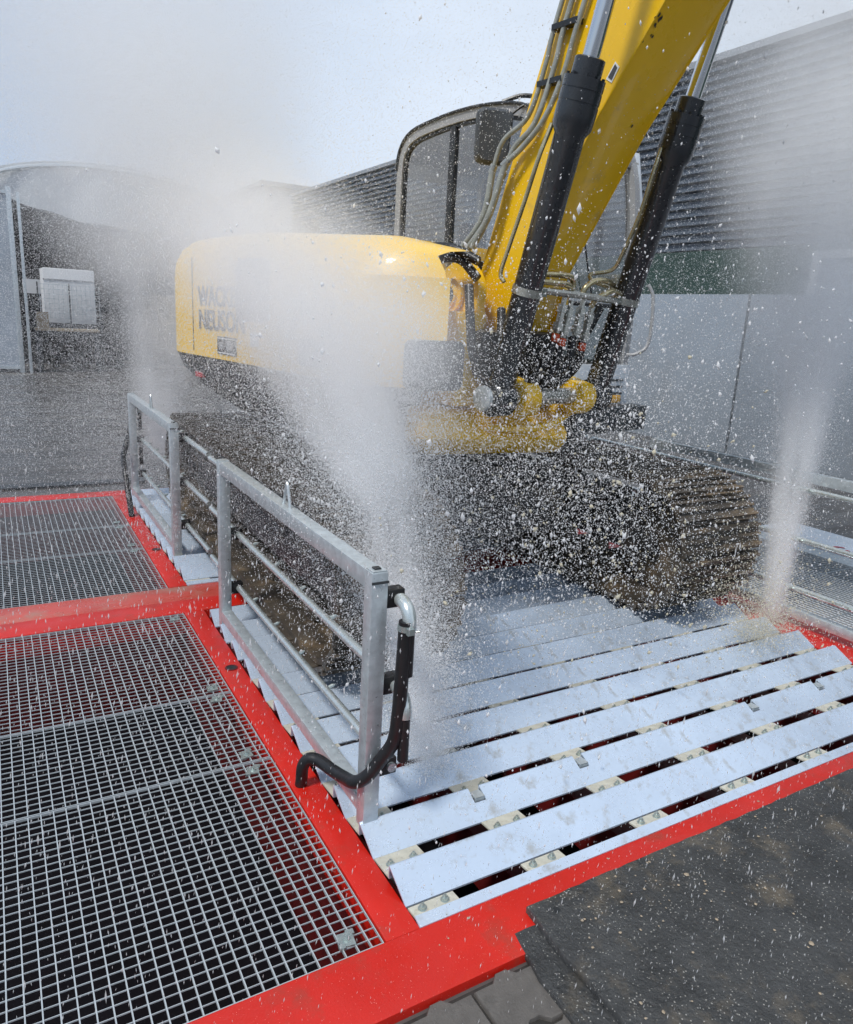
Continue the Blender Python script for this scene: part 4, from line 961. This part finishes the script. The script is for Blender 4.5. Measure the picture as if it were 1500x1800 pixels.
def streaks_object(name, pos, rad, length, dirs, mat, lump=0.):
    """small elongated drops, every one an eight-sided body drawn out along its own direction of flight"""
    n = len(pos); z = dirs / np.linalg.norm(dirs, axis=1)[:, None]
    x = np.cross(z, np.tile([0.31, .9, .2], (n, 1))); x /= np.linalg.norm(x, axis=1)[:, None]; y = np.cross(z, x)
    V = OCT_V[None]; 
    S = V * 1.0 + (RNG.normal(0, lump, (n, 6, 3)) if lump else 0)
    co = pos[:, None] + (S[..., 0:1] * x[:, None] + S[..., 1:2] * y[:, None]) * rad[:, None, None] + S[..., 2:3] * z[:, None] * length[:, None, None]
    f = (OCT_F[None] + (np.arange(n) * 6)[:, None, None]).reshape(-1, 3)
    me = D.meshes.new(name); me.vertices.add(n * 6); me.vertices.foreach_set('co', co.astype(np.float32).ravel())
    me.loops.add(len(f) * 3); me.loops.foreach_set('vertex_index', f.astype(np.int32).ravel()); me.polygons.add(len(f))
    me.polygons.foreach_set('loop_start', np.arange(0, len(f) * 3, 3, dtype=np.int32)); me.polygons.foreach_set('use_smooth', np.ones(len(f), bool))
    me.update(calc_edges=True); me.materials.append(M[mat])
    return tag(link(name, me, None, ID), kind='stuff')
def cone_cloud(n, base, tip, r0, r1, pw=1., bend=0.):
    base = np.array(base, float); tip = np.array(tip, float); ax = tip - base
    t = RNG.random(n) ** pw; r = r0 + (r1 - r0) * t
    p = base + ax * t[:, None] + RNG.normal(0, .5, (n, 3)) * r[:, None]
    return p[p[:, 2] > .02]
def box_cloud(n, lo, hi): return RNG.random((n, 3)) * (np.array(hi) - lo) + lo
def blob(n, c, s): p = RNG.normal(0, 1, (n, 3)) * np.array(s) + c; return p[p[:, 2] > .02]
def lograd(n, med, sg, lo, hi): return np.clip(np.exp(RNG.normal(math.log(med), sg, n)), lo, hi)
def spray_drops():
    def dirs(n, d, s): return np.array(d) + RNG.normal(0, s, (n, 3))
    jets = [
        cone_cloud(110000, (1.30, 2.06, .1), (1.30, 2.95, 1.75), .09, .45, .9),
        cone_cloud(150000, (1.30, 2.42, 1.0), (1.15, 4.8, 2.4), .25, .9, .9),
        cone_cloud(60000, (1.34, 2.12, .05), (1.36, 2.7, 1.4), .16, .6, .9),
        cone_cloud(120000, (1.2, 6.8, .3), (1.2, 7.1, 4.5), .3, 2.0, .9),
        cone_cloud(120000, (4.02, 2.58, .02), (4.16, 2.78, 3.0), .06, .42, .9),
        cone_cloud(150000, (4.1, 2.8, .9), (5.2, 4.2, 5.2), .6, 2.4, .8),
    ]
    p = np.vstack(jets); points_object('water_spray', p, lograd(len(p), .0011, .35, .0005, .0026), 'drop')
    air = [box_cloud(300000, (-1.5, 4.6, .1), (3.2, 8.5, 6.0)), box_cloud(60000, (1.6, 2.6, .9), (4.6, 6.5, 3.4)), blob(30000, (2.2, 2.6, 1.15), (.45, .4, .35))]
    p = np.vstack(air); points_object('water_spray', p, lograd(len(p), .0013, .35, .0006, .003), 'drop')
    p = np.vstack([box_cloud(150000, (.92, 2.3, .5), (1.5, 6.9, 1.75)), box_cloud(40000, (.5, 4.3, .1), (1.2, 7.4, 1.6))]); points_object('water_spray', p, lograd(len(p), .00095, .35, .0005, .0022), 'drop')
    p = box_cloud(90000, (-1.0, 3.2, 2.3), (3.4, 5.6, 5.2)); points_object('water_spray', p, lograd(len(p), .0009, .35, .0005, .0022), 'drop')
    # coarse splash thrown up before the tracks
    p = np.vstack([blob(5000, (2.15, 2.35, .90), (.40, .28, .38)), blob(3000, (2.7, 2.2, .6), (.55, .25, .35))])
    points_object('water_spray', p, lograd(len(p), .0017, .40, .0007, .004), 'drop')
    # a finer spread over the yard and the left-hand buildings, further out
    p = np.vstack([box_cloud(230000, (-4.5, 6.5, .0), (1.6, 12, 4.4))]); points_object('water_spray', p, lograd(len(p), .0021, .3, .001, .004), 'drop')
    # larger elongated drops
    p = np.vstack([blob(3400, (2.1, 2.35, .95), (.42, .28, .50)), box_cloud(4200, (.8, 1.4, .05), (4.4, 4.0, 2.0)), box_cloud(1500, (1.7, 2.2, 1.6), (4.4, 4.2, 3.2)), cone_cloud(3000, (1.28, 2.1, .2), (1.3, 3.2, 1.8), .1, .7)])
    n = len(p); r = lograd(n, .0022, .52, .0008, .0085); streaks_object('water_drops', p, r, r * RNG.uniform(1.2, 2.4, n), dirs(n, (.1, .1, 1), .35), 'drop')
    # close falling drops over deck, grating and ramp
    p = box_cloud(2400, (1.1, .6, .0), (3.2, 1.7, .9)); n = len(p); r = lograd(n, .0010, .5, .0005, .0038)
    streaks_object('falling_drops', p, r, r * RNG.uniform(2.5, 5, n), dirs(n, (.12, .05, 1), .12), 'thin')
    p = box_cloud(4600, (-.5, .75, .0), (2.3, 2.3, 1.35)); n = len(p); r = lograd(n, .00075, .35, .0004, .0018)
    streaks_object('falling_drops', p, r, r * RNG.uniform(4, 8, n), dirs(n, (.12, .05, 1), .10), 'thin')
    p = box_cloud(3500, (-.9, 1.6, .0), (.9, 4.5, 1.2)); n = len(p); r = lograd(n, .0013, .35, .0006, .003)
    streaks_object('falling_drops', p, r, r * RNG.uniform(3, 6, n), dirs(n, (.12, .05, 1), .12), 'thin')
    # muddy drops and clods thrown off the track
    p = np.vstack([blob(520, (2.2, 2.25, .82), (.42, .2, .30)), blob(110, (3.2, 2.2, .35), (.35, .2, .2))]); n = len(p); r = lograd(n, .0036, .55, .0012, .011)
    streaks_object('mud_splash', p, r, r * RNG.uniform(1., 1.7, n), dirs(n, (.2, 0, .8), .6), 'mudrop', .16)
    p = np.array([(2.289, 2.2, .561), (2.651, 2.2, .804), (1.73, 2.2, .983), (2.05, 2.15, .62), (2.5, 2.1, .45)]); r = np.array([.013, .010, .009, .008, .007])
    streaks_object('mud_splash', p, r, r * np.array([2.1, 2.0, 1.2, 1.1, 1.3]), np.array([(.8, 0, .45), (.7, 0, .5), (.2, 0, 1), (0, 0, 1), (.5, 0, .4)]), 'mudrop', .12)
    # splash skirt where the far jet hits the slats
    p = np.vstack([cone_cloud(5000, (3.85, 2.45, .06), (3.45, 2.2, .42), .10, .42), cone_cloud(5000, (3.6, 2.35, .06), (3.2, 2.3, .5), .08, .36)])
    points_object('mud_splash', p, lograd(len(p), .0016, .4, .0007, .004), 'mudrop')
spray_drops()
